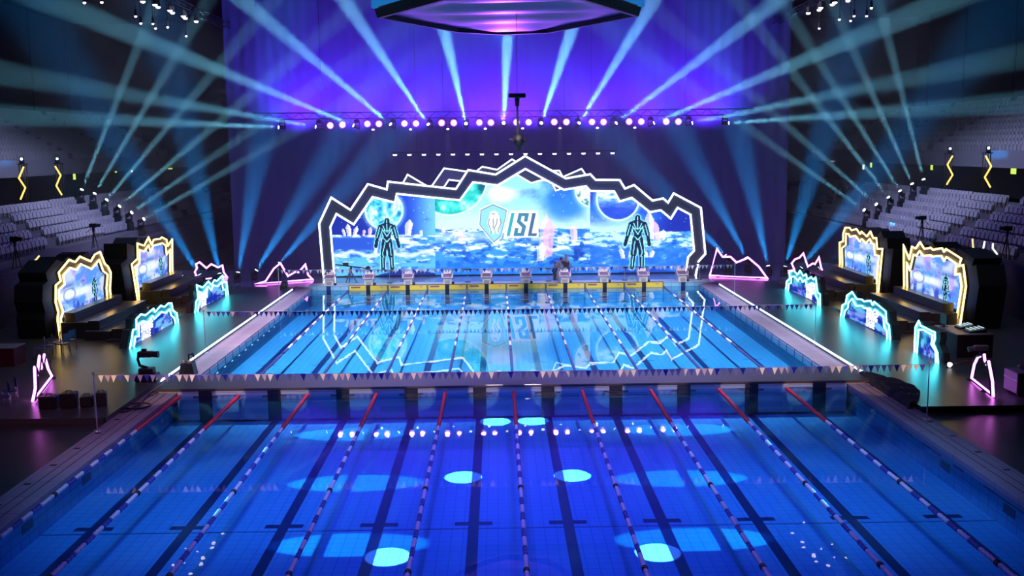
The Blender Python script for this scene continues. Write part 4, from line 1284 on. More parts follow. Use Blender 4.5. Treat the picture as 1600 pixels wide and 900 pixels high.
spots = []
AIS = ((19.9, 21.3), (32.3, 33.7), (45, 46.3))
UAIS = ((41.5, 42.7), (52, 53.2), (62, 63))
rest = {}
for s, sd in ((-1, 'left'), (1, 'right')):
    lst = []
    for i in range(6):
        if s < 0 and i == 0: continue
        y = 12.25
        k = 0
        while y < 60:
            if not any(a < y < c for a, c in AIS):
                lst.append((s * (RX + 0.35 + i * DX), y, RZ - 0.0 + i * DZ, i, sum(y > c for a, c in AIS)))
            y += 0.5
    lst.sort(key=lambda p: p[1] + 0.0 * p[3])
    spots.append((s, sd, lst))
    up = []
    for i in range(9):
        y = 27.0
        while y < 66:
            if not any(a + i * 0.0 < y < c for a, c in UAIS):
                up.append((s * (UX + 0.35 + i * UDX), y, UZ - 0.2 + i * UDZ))
            y += 0.5
    rest[sd] = up
tpl = {}
rows = ['front', 'second', 'third', 'fourth', 'fifth', 'top']
for s, sd, lst in spots:
    b = B(); seat_mesh(b, f=-s)
    first = b.obj('stadium_seat', m_seat)
    used = False
    nl = lst[:150]
    for (x, y, z, i, blk) in nl:
        if not used: o = first; used = True
        else:
            o = first.copy(); COL.objects.link(o)
        o.location = (x, y, z)
        tag(o, 'pale tip-up seat in the %s row of the %s stand, %s the nearest aisle' % (rows[i], sd, 'before' if blk == 0 else 'just past'), 'stadium seat', 'pale seats, %s row of the %s stand %s the aisle' % (rows[i], sd, 'before' if blk == 0 else 'past'))
    b = B()
    for (x, y, z, i, blk) in lst[150:]:
        seat_mesh_far(b, x, y, z + 0.03, s)
    for (x, y, z) in rest[sd]:
        seat_mesh_far(b, x, y, z - 0.02, s)
    tag(b.obj('stadium_seats', m_seat), 'distant rows of pale seats in the %s stands' % sd, 'stadium seats', kind='stuff')
# dark stair blocks that carry the beam lights in the aisle
# zig-zag neon towers on the concourse
ZG = [([(37, 260.7), (29.5, 278.3), (39.6, 293.4), (32, 311.6)], 26.0, 'yellow neon zigzag tower, farther from the aisle on the left concourse', (33, 243)), ([(86, 259.5), (94.8, 273.9), (87.9, 290.2), (96.7, 304.7)], 31.3, 'yellow neon zigzag tower, nearer the aisle on the left concourse', (89, 245)),
      ([(1488.5, 243.5), (1480.3, 257.2), (1488.5, 273.2), (1479.1, 288.3)], 31.0, 'yellow neon zigzag tower, nearer the aisle on the right concourse', (1485, 229)), ([(1540, 243.5), (1548.8, 259.8), (1538.7, 277), (1547.5, 292.7)], 25.3, 'yellow neon zigzag tower, farther from the aisle on the right concourse', (1545, 229))]
for px, Y, lb, hd in ZG:
    P = [at(*p, Y=Y) for p in px]
    xm = sum(p.x for p in P) / 4
    zt = P[0].z + 0.15
    zf = RZ - 0.1 + 5 * DZ
    t = thing('neon_tower', lb, 'neon tower', (xm, Y + 0.25, zf))
    B().tube(P, 0.05, 6).obj('zigzag_tube', glow('zigzag_yellow', (1.0, 0.62, 0.10), 2.6), t, world=True)
    for dx in (-0.16, 0.16):
        for dy in (0.1, 0.42):
            B().tube([(xm + dx, Y + dy, zf), (xm + dx, Y + dy, zt)], 0.03, 5).obj('leg', m_lamp, t, world=True)
    B().box(xm - 0.3, xm + 0.3, Y + 0.0, Y + 0.5, zf, zf + 0.05).obj('foot_plate', m_lamp, t, world=True)
    B().box(xm - 0.26, xm + 0.26, Y + 0.02, Y + 0.5, zt, zt + 0.05).obj('top_plate', m_lamp, t, world=True)
    A = at(*hd, Y=Y)
    A.z = zt + 0.342
    moving_head(A, A + Vector((-0.4 if A.x > 0 else 0.4, -1, -0.25)), 0, BEAM, 3, 'lit moving head on top of the %s zigzag tower' % ('left farther' if 'farther from the aisle on the left' in lb else 'left nearer' if 'left' in lb else 'right nearer' if 'nearer' in lb else 'right farther'), 'moving heads on the zigzag towers', scale=0.65)
# green exit signs on the concourse walls
for p, s, w_, h_, lb in (((115, 273), -1, 0.5, 0.9, 'tall green lit exit sign above the left stand'), ((180, 266), -1, 0.5, 0.5, 'square green lit exit sign behind the left beam lights'), ((205, 266), -1, 0.4, 0.4, 'small green-white lamp behind the third left beam'), ((266, 261), -1, 0.5, 0.5, 'small lit exit lamp at the far end of the left concourse'),
                         ((1457, 258), 1, 0.45, 0.9, 'tall green lit exit sign beside the right zigzag tower'), ((1362, 255), 1, 0.5, 0.9, 'green lit exit sign between the right beams'), ((1390, 252), 1, 0.6, 0.4, 'small wide green exit sign behind the right beams'), ((1585, 263), 1, 0.8, 0.9, 'large green lit exit sign at the right edge'), ((1301, 249), 1, 0.5, 0.5, 'small white lamp at the far end of the right concourse'), ((1350, 261), 1, 0.5, 0.5, 'white lamp behind the third right beam')):
    far = 'far end' in lb
    c = at(*p, Y=69.4) if far else at(*p, X=s * 35.9)
    t = thing('exit_sign', lb, 'exit sign', c)
    pm = glow('exit_white', (0.8, 0.95, 1.0), 1.2, False) if 'white' in lb else glow('exit_green', (0.62, 0.85, 0.12), 1.2, False)
    if far:
        B().box(c.x - w_ / 2, c.x + w_ / 2, 69.38, 69.5, c.z - h_ / 2, c.z + h_ / 2).obj('housing', m_lamp, t, world=True)
        B().box(c.x - w_ * 0.45, c.x + w_ * 0.45, 69.35, 69.38, c.z - h_ * 0.45, c.z + h_ * 0.45).obj('panel', pm, t, world=True)
    else:
        B().box(*sorted((s * 35.86, s * 36.0)), c.y - w_ / 2, c.y + w_ / 2, c.z - h_ / 2, c.z + h_ / 2).obj('housing', m_lamp, t, world=True)
        B().box(*sorted((s * 35.83, s * 35.86)), c.y - w_ * 0.45, c.y + w_ * 0.45, c.z - h_ * 0.45, c.z + h_ * 0.45).obj('panel', pm, t, world=True)
# ------------------------------------------------------------ hanging scoreboard
HEXB = [(-6.1, 10.9), (-2.6, 17.3), (-0.2, 18.7), (2.4, 18.0), (6.35, 11.1), (3.2, 5.4), (-2.7, 5.3)]
ZS = 15.0
cxs = Vector((sum(p[0] for p in HEXB) / 7, sum(p[1] for p in HEXB) / 7, 0))
t = thing('scoreboard', 'large hanging six-sided video scoreboard with blue screens and purple underside', 'scoreboard', (cxs.x, cxs.y, ZS))
P0 = [Vector((x, y, ZS)) for x, y in HEXB]
sh_ = lambda p, f, z: Vector((cxs.x + (p.x - cxs.x) * f, cxs.y + (p.y - cxs.y) * f, z))
b = B()
n_ = len(P0)
o1 = [b.bm.verts.new(sh_(p, 1.0, ZS)) for p in P0]; o2 = [b.bm.verts.new(sh_(p, 1.02, ZS + 0.42)) for p in P0]
i1 = [b.bm.verts.new(sh_(p, 0.965, ZS)) for p in P0]; i2 = [b.bm.verts.new(sh_(p, 0.965, ZS + 0.42)) for p in P0]
for k in range(n_):
    j = (k + 1) % n_
    for A_, C_ in ((o1, o2), (i2, i1), (i1, o1), (o2, i2)): b.bm.faces.new((A_[k], A_[j], C_[j], C_[k]))
b.obj('lower_frame', m_black, t, world=True)
B().prism([sh_(p, 0.99, ZS + 0.42) for p in P0], (0, 0, 3.4)).obj('core', m_black, t, world=True)
m_und = mat('scoreboard_cloth', (0.13, 0.06, 0.36), 0.4)
b = B()
NY, NX = 60, 24
G = {}
ys0, ys1 = 5.3, 18.7
hx = [(p.x, p.y) for p in (sh_(q, 0.966, ZS) for q in P0)]
def span(y):
    xs = []
    for k in range(n_):
        (xa, ya), (xb, yb) = hx[k], hx[(k + 1) % n_]
        if (ya - y) * (yb - y) <= 0 and ya != yb: xs.append(xa + (xb - xa) * (y - ya) / (yb - ya))
    return min(xs), max(xs)
yA, yB = min(p[1] for p in hx) + 0.02, max(p[1] for p in hx) - 0.02
for i in range(NY + 1):
    y = yA + (yB - yA) * i / NY
    xa, xb = span(y)
    for j in range(NX + 1):
        x = xa + (xb - xa) * j / NX
        e = min(1, 2.2 * min(j, NX - j) / NX * 2)
        z = ZS + 0.24 + 0.17 * e * math.sin((y + 0.25 * math.sin(x * 0.6)) * 1.7)
        G[i, j] = b.bm.verts.new((x, y, z))
for i in range(NY):
    for j in range(NX):
        f = b.bm.faces.new((G[i, j], G[i, j + 1], G[i + 1, j + 1], G[i + 1, j])); f.smooth = True
b.obj('underside_cloth', m_und, t, world=True)
m_sb = glow('scoreboard_blue', lin(30, 112, 190), 0.9, False)
m_drop = glow('scoreboard_drop', lin(120, 215, 240), 1.0, False)
for k in range(n_):
    j = (k + 1) % n_
    a, c = sh_(P0[k], 1.03, ZS + 0.45), sh_(P0[j], 1.03, ZS + 0.45)
    nr = (c - a).cross(Vector((0, 0, 1))).normalized()
    if nr.dot(a - sh_(P0[k], 0, a.z)) < 0: nr = -nr
    sc_ = B().prism([a, c, c + Vector((0, 0, 3.3)), a + Vector((0, 0, 3.3))], nr * 0.08).obj('side_screen', m_sb, t, world=True)
    L = (c - a).length
    for q in range(int(L * 1.6)):
        u = random.uniform(0.06, 0.94); zc = random.uniform(0.25, 2.9); hgt = random.uniform(0.22, 0.5)
        o = a.lerp(c, u) + nr * 0.1 + Vector((0, 0, zc))
        dirv = (c - a).normalized()
        pts = [o + dirv * (0.3 * hgt * math.sin(w) * (1 - math.cos(w)) * 0.7) + Vector((0, 0, hgt * 0.5 * math.cos(w))) for w in [2 * math.pi * r / 12 for r in range(12)]]
        if q < 8: B().tube(pts, 0.018, 4, closed=True).obj('drop_outline', m_drop, sc_, world=True)
for p in P0[::2]:
    q = sh_(p, 0.7, 0)
    B().tube([(q.x, q.y, ZS + 3.8), (q.x, q.y, 21.98)], 0.025, 5).obj('hanging_cable', m_lamp, t, world=True)
light('SPOT', (0, 28.7, 10.7), (0, 9, 15), 12000, (0.3, 0.05, 1.0), spot_size=D(50), spot_blend=0.8, shadow_soft_size=0.2, name='scoreboard_fill_light')  # purple fill added at the truss to brighten the underside cloth

# hanging robotic camera
c0 = at(808, 150, Y=12.0)
t = thing('hanging_camera', 'black robotic camera hanging on a pole below the scoreboard', 'camera', (c0.x, 12, 8.8))
B().box(c0.x - 0.42, c0.x + 0.42, 11.7, 12.3, c0.z - 0.1, c0.z + 0.12, 0.04).obj('mount_plate', m_lamp, t, world=True)
B().cone((c0.x, 12, c0.z - 0.1), (c0.x, 12, c0.z - 0.5), 0.13, 0.1, 10).obj('joint', m_lamp, t, world=True)
B().cone((c0.x, 12, c0.z - 0.5), (c0.x + 0.03, 12, 9.5), 0.05, 0.07, 8).obj('pole', m_lamp, t, world=True)
B().tube([(c0.x, 12, c0.z + 0.1), (c0.x, 12, ZS + 0.5)], 0.012, 5).obj('hanging_cable', m_lamp, t, world=True)
cb = Vector((c0.x + 0.05, 12, 9.2))
B().ball(cb, 0.3, (1, 1, 1.15), 12).obj('camera_head', m_lamp, t, world=True)
for a in range(6):
    w = a * math.pi / 3
    e = cb + Vector((0.46 * math.cos(w), 0.46 * math.sin(w), -0.02 + 0.08 * (a % 2)))
    B().cone(cb, e, 0.07, 0.05, 6).obj('arm', m_lamp, t, world=True)
B().cone(cb + Vector((0, 0, -0.25)), cb + Vector((0, 0, -0.5)), 0.14, 0.09, 10).obj('lens', m_lamp, t, world=True)

# lamps high over the stands, on two side trusses
lm = glow('high_lamp', (1.0, 0.9, 1.0), 6.0, False)
for s, sd, big, small in ((-1, 'left', [(223, 2), (242, 7), (247, 10.5), (265.5, 16), (269.5, 19.5), (286.5, 25), (289.5, 28), (306.5, 33)], [(212, 25), (220, 36), (239, 36.5), (243, 44), (262, 42), (291, 56), (132, 3.5), (159, 3)]),
                          (1, 'right', [(1263, 20), (1280, 15), (1282.5, 12), (1300.5, 6.5), (1304.5, 3.5), (1325, 0.5)], [(1280, 44), (1311.5, 30), (1329, 32), (1334.5, 24.5), (1361.5, 12), (1354, 24.5)])):
    tt = thing('lighting_truss', 'black box truss hung high beside the %s stand' % sd, 'truss', (s * 19.7, 24, 17.55))
    for dx in (-0.2, 0.2):
        for z in (17.5, 17.9): B().tube([(s * 19.7 + dx, 9, z), (s * 19.7 + dx, 39, z)], 0.03, 5).obj('chord', m_lamp, tt, world=True)
        B().tube([(s * 19.7 + dx, 9 + 0.6 * k, 17.5 if k % 2 else 17.9) for k in range(51)], 0.014, 4).obj('bracing', m_lamp, tt, world=True)
    for y in (11, 24, 37): B().tube([(s * 19.7, y, 17.9), (s * 19.7, y, 21.98)], 0.015, 5).obj('hanging_cable', m_lamp, tt, world=True)
    for i, p in enumerate(big + small):
        isb = i < len(big)
        A = at(*p, Z=17.0) if isb else at(*p, Z=16.0)
        t = thing('ceiling_lamp', ('bright pinkish lamp on the truss over the %s stand, %s from the picture top' if isb else 'small white lamp hanging beyond the %s stand truss, %s in its cluster') % (sd, NTH[i if isb else i - len(big)]), 'ceiling lamp', A + Vector((0, 0, 0.3)), 0, 'lamps over the %s stand' % sd)
        r = 0.15 if isb else 0.075
        B().cone(A + Vector((0, 0, 0.35)), A, r * 0.7, r, 12).obj('lamp_can', m_lamp, t, world=True)
        B().cone(A, A + Vector((0, -0.02, -0.05)), r * 0.92, r * 0.8, 14).obj('lens', lm, t, world=True)
        zt = 17.52 if isb else 22.0
        B().tube([A + Vector((0, 0, 0.33)), (A.x, A.y, zt)], 0.02, 5).obj('hanger', m_lamp, t, world=True)

# ------------------------------------------------------------ cameras, gear, furniture
m_gear = mat('gear_black', (0.02, 0.02, 0.022), 0.45)


def tripod_camera(px, X, label, h=1.55, k=1.0):
    c = at(*px, X=X)
    z0 = RZ + 0.02
    t = thing('tripod_camera', label, 'camera', (c.x, c.y, z0))
    for a in (0.5, 2.6, 4.7):
        B().cone((0, 0, h * 0.72), (0.42 * k * math.cos(a) * 0.35, 0.42 * k * math.sin(a), 0), 0.035, 0.025, 6).obj('leg', m_gear, t)
    B().cone((0, 0, h * 0.68), (0, 0, h * 0.85), 0.07, 0.09, 8).obj('pan_head', m_gear, t)
    s = -1 if X > 0 else 1
    B().box(-0.22, 0.22, -0.1, 0.1, h * 0.85, h * 0.85 + 0.24, 0.02).obj('camera_body', m_gear, t)
    B().cone((s * 0.2, 0, h * 0.85 + 0.12), (s * 0.42, 0, h * 0.85 + 0.12), 0.08, 0.1, 10).obj('lens', m_gear, t)
    B().tube([(-s * 0.15, 0.05, h * 0.82), (-s * 0.55, 0.25, h * 0.62)], 0.018, 5).obj('pan_handle', m_gear, t)


tripod_camera((27, 428), -25.0, 'black camera on tripod at the near end of the left stand rail', 1.6)
tripod_camera((148, 388), -25.0, 'black camera on tripod at the left stand rail, above the nearer yellow frame', 1.5)
tripod_camera((1440, 366), 25.0, 'black camera on tripod before the right stand seats, above the yellow frame', 1.5)
tripod_camera((1572, 395), 25.0, 'black camera on tripod at the right stand rail beside a blue bag', 1.7)
c = at(1563, 389, X=24.8)
t = thing('bag', 'blue bag hanging on the right stand rail', 'bag', (c.x, c.y, 2.2))
B().ball((c.x, c.y, 2.55), 0.36, (0.4, 0.85, 1.1), 12).obj('body', mat('bag_blue', (0.03, 0.12, 0.5), 0.6), t, world=True)
B().tube([(c.x, c.y - 0.2, 2.8), (c.x + 0.02, c.y, 3.08), (c.x, c.y + 0.2, 2.8)], 0.02, 5).obj('strap', m_gear, t, world=True)
for pts, s, col, lb in (([(1519.5, 373), (1520.5, 387), (1524, 389)], 1, (1.0, 0.75, 0.3), 'short yellow lit tube on the right stand rail'), ([(1538.5, 377), (1536, 391), (1540, 394)], 1, (1, 1, 1), 'bent white lit tube on the right stand rail'), ([(1551.5, 380), (1551, 388), (1558, 397)], 1, (1, 1, 1), 'bent white lit tube beside the blue bag'),
                        ([(61, 400), (57, 405), (50, 411)], -1, (1.0, 0.8, 0.25), 'bent yellow lit tube on the left stand rail')):
    P = [at(*p, X=s * 24.83) for p in pts]
    o = B().tube(P, 0.045, 6).obj('glow_tube', glow('tube_%.2f' % col[2], col, 1.3, False), loc=P[0])
    tag(o, lb, 'light tube')

# broadcast dolly on the left deck edge
c = at(248, 597, Z=0.3)
t = thing('camera_dolly', 'black remote camera dolly at the near end of the left light strip', 'camera', (-13.75, -0.9, 0.3))
B().box(-0.42, 0.38, -0.3, 0.3, 0.0, 0.28, 0.04).obj('base', m_gear, t)
B().box(-0.3, 0.25, -0.2, 0.2, 0.28, 0.5, 0.04).obj('turret', m_gear, t)
B().tube([(0.0, 0, 0.5), (-0.28, 0, 0.58), (-0.34, 0, 0.82), (-0.3, 0, 0.98)], 0.05, 7).obj('swing_arm', m_gear, t)
B().box(-0.32, 0.22, -0.13, 0.13, 0.9, 1.12, 0.03).obj('camera_body', m_gear, t)
B().cone((0.2, 0, 1.0), (0.44, 0, 1.0), 0.11, 0.13, 10).obj('lens', m_gear, t)
B().box(-0.18, 0.0, -0.05, 0.05, 1.12, 1.22, 0.01).obj('viewfinder', m_gear, t)
t = thing('camera_housing', 'black dome camera housing with two small warm lamps on the left kerb', 'camera', (-12.75, 0.75, ZD))
B().prism([(-0.32, -0.25, 0), (0.32, -0.25, 0), (0.22, -0.25, 0.5), (-0.2, -0.25, 0.5)], (0, 0.5, 0)).obj('housing', m_gear, t)
for x in (-0.14, 0.12): B().ball((x, -0.2, 0.55), 0.08, n=8).obj('lamp', mat('warm_lamp_glass', (0.8, 0.55, 0.35), 0.3), t)
B().tube([(0.05, 0, 0.5), (0.05, 0, 0.8), (0.22, 0, 0.84), (0.25, 0, 0.7)], 0.03, 6).obj('handle', m_gear, t)
# cases and cable coils at the near left corner
for i, (x, y, w, d_, h, lb) in enumerate(((-15.75, -4.75, 0.55, 0.5, 0.42, 'black equipment case at the near left deck corner, leftmost of four'), (-15.1, -4.7, 0.5, 0.45, 0.5, 'taller black equipment case second from left at the near left corner'), (-14.55, -4.6, 0.4, 0.45, 0.36, 'small black equipment case third from left at the near left corner'), (-14.1, -4.5, 0.35, 0.4, 0.45, 'upright black equipment case at the right end of the near left pile'))):
    t = thing('equipment_case', lb, 'case', (x, y, 0.3), 0.1 * i)
    B().box(-w / 2, w / 2, -d_ / 2, d_ / 2, 0, h, 0.03).obj('body', m_gear, t)
    B().tube([(-0.1, 0, h), (-0.08, 0, h + 0.06), (0.08, 0, h + 0.06), (0.1, 0, h)], 0.015, 5).obj('handle', m_gear, t)
for x, y, r, lb in ((-13.0, -4.2, 0.42, 'larger coil of black cable on the left kerb'), (-13.35, -4.75, 0.3, 'smaller coil of black cable on the left kerb edge')):
    pts = [(r * math.cos(w) * (1 + 0.05 * math.sin(3 * w)), r * math.sin(w), 0.02 + 0.012 * w / 6.28) for w in [2 * math.pi * k / 16 for k in range(49)]]
    tag(B().tube([(x + p[0], y + p[1], ZD + p[2]) for p in pts], 0.018, 5).obj('cable_coil', m_gear, loc=(x, y, ZD)), lb, 'cable')
for i, off in enumerate((0, 0.12, 0.3)):
    pts = [(-13.15 + off * 0.5 + 0.08 * math.sin(k * 0.9 + i), -4.4 + k * 0.42, ZD + 0.02) for k in range(8)]
    tag(B().tube(pts, 0.018, 5).obj('cable', m_gear, loc=pts[0]), ('black cable running up the left kerb, nearest the deck edge', 'black cable running up the left kerb between two others', 'black cable running up the left kerb, nearest the water')[i], 'cable')
# dark cloth bundled over the right deck corner
b = B()
GX, GY = 20, 10
vv = {}
for i in range(GX + 1):
    for j in range(GY + 1):
        y = -1.2 - 4.6 * i / GX
        x = 13.05 + (0.25 + 0.9 * math.sin(math.pi * i / GX)) * j / GY
        z = (ZD + 0.02 if j < 2 else 0.34) + 0.07 * math.sin(i * 1.7 + j) * math.sin(j * 1.3)
        vv[i, j] = b.bm.verts.new((x, y, max(z, ZD + 0.01)))
for i in range(GX):
    for j in range(GY):
        f = b.bm.faces.new((vv[i, j], vv[i + 1, j], vv[i + 1, j + 1], vv[i, j + 1])); f.smooth = True
o = b.obj('dark_cloth', mat('cloth_black', (0.018, 0.022, 0.025), 0.9), loc=(13.4, -3.5, ZD))
tag(o, 'crumpled dark cloth bundled over the near right deck corner', 'cloth')
# chairs
def chair(loc, rz, label):
    t = thing('chair', label, 'chair', loc, rz, 'dark blue chairs on the near left deck')
    m_c = mat('chair_blue', (0.04, 0.06, 0.22), 0.5)
    B().box(-0.22, 0.22, -0.22, 0.22, 0.43, 0.47, 0.01).obj('seat', m_c, t)
    B().box(-0.22, 0.22, 0.2, 0.24, 0.55, 0.9, 0.015).obj('backrest', m_c, t)
    for x in (-0.2, 0.2):
        B().tube([(x, -0.2, 0), (x, -0.2, 0.44)], 0.014, 5).obj('leg', m_steel, t)
        B().tube([(x, 0.22, 0), (x, 0.22, 0.6)], 0.014, 5).obj('leg', m_steel, t)
for i, (px, rz, lb) in enumerate((((62, 561), -1.2, 'dark blue chair, leftmost in the row before the nearer left yellow frame'), ((74, 556), -1.2, 'dark blue chair, second in the row before the nearer left yellow frame'), ((87, 551), -1.2, 'dark blue chair, third in the row before the nearer left yellow frame'), ((99, 553), -1.9, 'dark chair below the foot of the nearer left yellow frame'), ((108, 547), -1.9, 'dark chair at the right end of the row before the left yellow frame'),
                                 ((5, 640), -1.0, 'dark blue chair at the left edge, nearer of two'), ((16, 630), -1.0, 'dark blue chair at the left edge, farther of two'))):
    p = at(*px, Z=0.3)
    chair((p.x, p.y, 0.3 if p.y > -6 else 0.3), rz, lb)
# tables
def table(c, w, d_, h, label, skirt, mtop):
    t = thing('table', label, 'table', c)
    B().box(-w / 2, w / 2, -d_ / 2, d_ / 2, h - 0.04, h, 0.01).obj('top', mtop, t)
    B().box(-w / 2 + 0.03, w / 2 - 0.03, -d_ / 2 + 0.03, d_ / 2 - 0.03, 0.0, h - 0.04).obj('skirt', skirt, t)
    return t
p = at(8, 572, Z=0.3)
table((p.x - 0.3, p.y + 0.3, 0.3), 1.6, 1.0, 0.78, 'pale topped table with dark red skirt at the left edge', mat('skirt_red', (0.12, 0.015, 0.02), 0.8), mat('table_top_pale', (0.25, 0.22, 0.22), 0.5))
p = at(1490, 566, Z=0.3)
gt = Vector((18.6, 2.3, 0.3))
table(gt, 1.5, 2.2, 0.95, 'black skirted gear table beside the narrow cyan sign', m_black, mat('table_top_grey', (0.16, 0.15, 0.15), 0.4))
m_scr = glow('gear_display', (0.55, 0.8, 0.9), 0.9, False)
for x, y, w, d_, lb in ((0.25, -0.5, 0.7, 0.55, 'lit mixing desk on the gear table, nearer one'), (0.2, 0.35, 0.6, 0.5, 'lit control desk on the gear table, farther one')):
    t = thing('mixing_desk', lb, 'mixing desk', (gt.x + x, gt.y + y, gt.z + 0.95))
    B().prism([(-w / 2, -d_ / 2, 0), (w / 2, -d_ / 2, 0), (w / 2, -d_ / 2, 0.16), (-w / 2, -d_ / 2, 0.06)], (0, d_, 0)).obj('body', m_gear, t)
    for q in range(4):
        B().box(-w / 2 + 0.05 + q * w / 4.4, -w / 2 + 0.13 + q * w / 4.4, -d_ / 2 + 0.05, d_ / 2 - 0.05, 0.11 + 0.1 * q / 4, 0.13 + 0.1 * q / 4).obj('display_strip', m_scr, t)
t = thing('monitor', 'black monitor standing at the far end of the gear table', 'monitor', (gt.x - 0.45, gt.y + 0.8, gt.z + 0.95))
B().box(-0.04, 0.04, -0.3, 0.3, 0.1, 0.5, 0.01).obj('screen', m_gear, t); B().box(-0.03, 0.03, -0.05, 0.05, 0.02, 0.12).obj('stem', m_gear, t); B().box(-0.12, 0.12, -0.15, 0.15, 0, 0.02).obj('foot', m_gear, t)
p = at(1588, 628, Z=0.3)
t = thing('flight_case', 'grey flight case at the right edge of the deck', 'case', (17.6, -4.6, 0.3))
B().box(-0.55, 0.75, -0.45, 0.45, 0.08, 0.8, 0.02).obj('body', mat('case_grey', (0.14, 0.17, 0.22), 0.5), t)
for x in (-0.45, 0.65):
    for y in (-0.35, 0.35): B().cone((x - 0.02, y, 0.04), (x + 0.02, y, 0.04), 0.04, 0.04, 8).obj('wheel', m_gear, t)
B().box(-0.56, 0.76, -0.46, 0.46, 0.52, 0.55).obj('lid_band', m_steel, t)
t = thing('gear_bag', 'dark gear bag lying on the flight case at the right edge', 'bag', (17.7, -4.5, 1.1))
B().ball((0, 0, 0.12), 0.3, (1.2, 0.8, 0.42), 10).obj('body', m_gear, t); B().tube([(-0.2, 0, 0.2), (0, 0, 0.34), (0.2, 0, 0.2)], 0.02, 5).obj('strap', m_gear, t)
p = at(1532, 572, Z=0.3)
t = thing('camera_on_stand', 'small silver camera on a stand behind the near right pink spike', 'camera', (p.x, p.y, 0.3))
for a in (0.3, 2.4, 4.5): B().cone((0, 0, 0.6), (0.25 * math.cos(a), 0.25 * math.sin(a), 0), 0.02, 0.015, 6).obj('leg', m_gear, t)
B().box(-0.3, 0.25, -0.1, 0.1, 0.6, 0.82, 0.03).obj('camera_body', mat('camera_silver', (0.35, 0.35, 0.33), 0.3, 0.6), t)
B().cone((-0.28, 0, 0.7), (-0.5, 0, 0.66), 0.09, 0.11, 10).obj('lens', mat('camera_silver'), t)
p = at(1482, 574, Z=0.3)
t = thing('work_light', 'small white work light on the floor by the gear table', 'lamp', (p.x, p.y, 0.3))
B().box(-0.12, 0.12, -0.1, 0.1, 0, 0.06, 0.01).obj('base', m_gear, t); B().cone((0, -0.05, 0.06), (0, -0.12, 0.16), 0.07, 0.1, 10).obj('reflector', glow('work_white', (1, 0.95, 0.9), 1.5, False), t)
pts = [at(1490 + k * 6, 566 + 2.5 * math.sin(k * 1.4), Z=0.34) for k in range(6)]
tag(B().tube(pts, 0.022, 5).obj('cable', mat('cable_red', (0.3, 0.03, 0.02), 0.5), loc=pts[0]), 'loose dark red cable on the floor by the gear table', 'cable')

# jib camera before the left wing of the screen
c = at(548, 441, Y=27.3)
t = thing('jib_camera', 'camera crane with long arm and round counterweight before the left wing screen', 'camera crane', (c.x, 27.3, 0.1))
q = at(549, 416.5, Y=27.3) - Vector((c.x, 27.3, 0.1))
for a in (0.4, 2.5, 4.6): B().cone((0, 0, q.z * 0.8), (0.45 * math.cos(a), 0.45 * math.sin(a), 0), 0.05, 0.03, 6).obj('leg', mat('jib_grey', (0.12, 0.12, 0.14), 0.4), t)
B().cone((0, 0, q.z * 0.75), (q.x, 0, q.z), 0.09, 0.07, 8).obj('column', m_gear, t)
e0, e1 = at(524, 413.3, Y=27.3) - Vector((c.x, 27.3, 0.1)), at(575, 419.5, Y=27.3) - Vector((c.x, 27.3, 0.1))
B().tube([e0, e1], 0.04, 6).obj('arm', m_gear, t)
B().cone(e1 + Vector((0, -0.12, 0)), e1 + Vector((0, 0.12, 0)), 0.16, 0.16, 14).obj('counterweight', m_gear, t)
B().box(e0.x + 0.5, e0.x + 0.85, -0.1, 0.1, e0.z - 0.08, e0.z + 0.1).obj('remote_head', m_gear, t)
p = at(452, 452, Z=0.3)
t = thing('stage_monitor', 'small black loudspeaker on the deck left of the starting blocks', 'loudspeaker', (-13.9, 24.3, 0.3))
B().prism([(-0.25, -0.2, 0), (0.25, -0.2, 0), (0.2, -0.2, 0.42), (-0.1, -0.2, 0.45)], (0, 0.4, 0)).obj('cabinet', m_gear, t)
B().cone((0.05, -0.2, 0.22), (0.05, -0.22, 0.22), 0.14, 0.14, 12).obj('grille', mat('grille_grey', (0.08, 0.08, 0.09), 0.6), t)
# thin posts with small boards behind the blocks
for px, y0, y1, lb in ((609, 423, 446, 'thin post with a small board, behind the third starting block'), (731, 420.5, 444, 'thin post with a small board, behind the blocks left of centre'), (857, 419, 443, 'thin post with a small board, behind the sixth starting block'), (976, 418, 441, 'thin post with a small board, behind the eighth starting block'), (1093, 411, 438, 'thin microphone post with a heavy round foot beside the arch leg')):
    P = at(px, y1, Y=26.2); Q = at(px, y0, Y=26.2)
    z0 = 0.28
    t = thing('sign_post', lb, 'post', (P.x, 26.2, z0))
    h = Q.z - z0
    B().cone((0, 0, 0.02), (0, 0, h), 0.02, 0.018, 6).obj('pole', mat('post_pink', (0.5, 0.36, 0.38), 0.4), t)
    B().cone((0, 0, 0), (0, 0, 0.03), 0.2, 0.18, 12).obj('foot', m_gear, t)
    B().box(-0.22, 0.22, -0.02, 0.02, h - 0.06, h + 0.04).obj('board', mat('board_dark', (0.12, 0.08, 0.1), 0.5), t)
# glowing dashes under the left gutter, added as light strip reflections
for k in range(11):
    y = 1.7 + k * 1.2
    t = thing('painted_glint', 'white painted strip glint at the foot of the left gutter, %s from the bulkhead' % (NTH + ['eleventh'])[k], 'painted glint', (-KX + 0.0, y, -0.27), 0, 'painted strip glints along the left gutter')
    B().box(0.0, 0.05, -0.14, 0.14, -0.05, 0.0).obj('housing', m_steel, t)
    B().box(0.05, 0.06, -0.12, 0.12, -0.04, 0.0).obj('lens', glow('painted_glint_white', (0.85, 0.95, 1), 1.6, False), t)
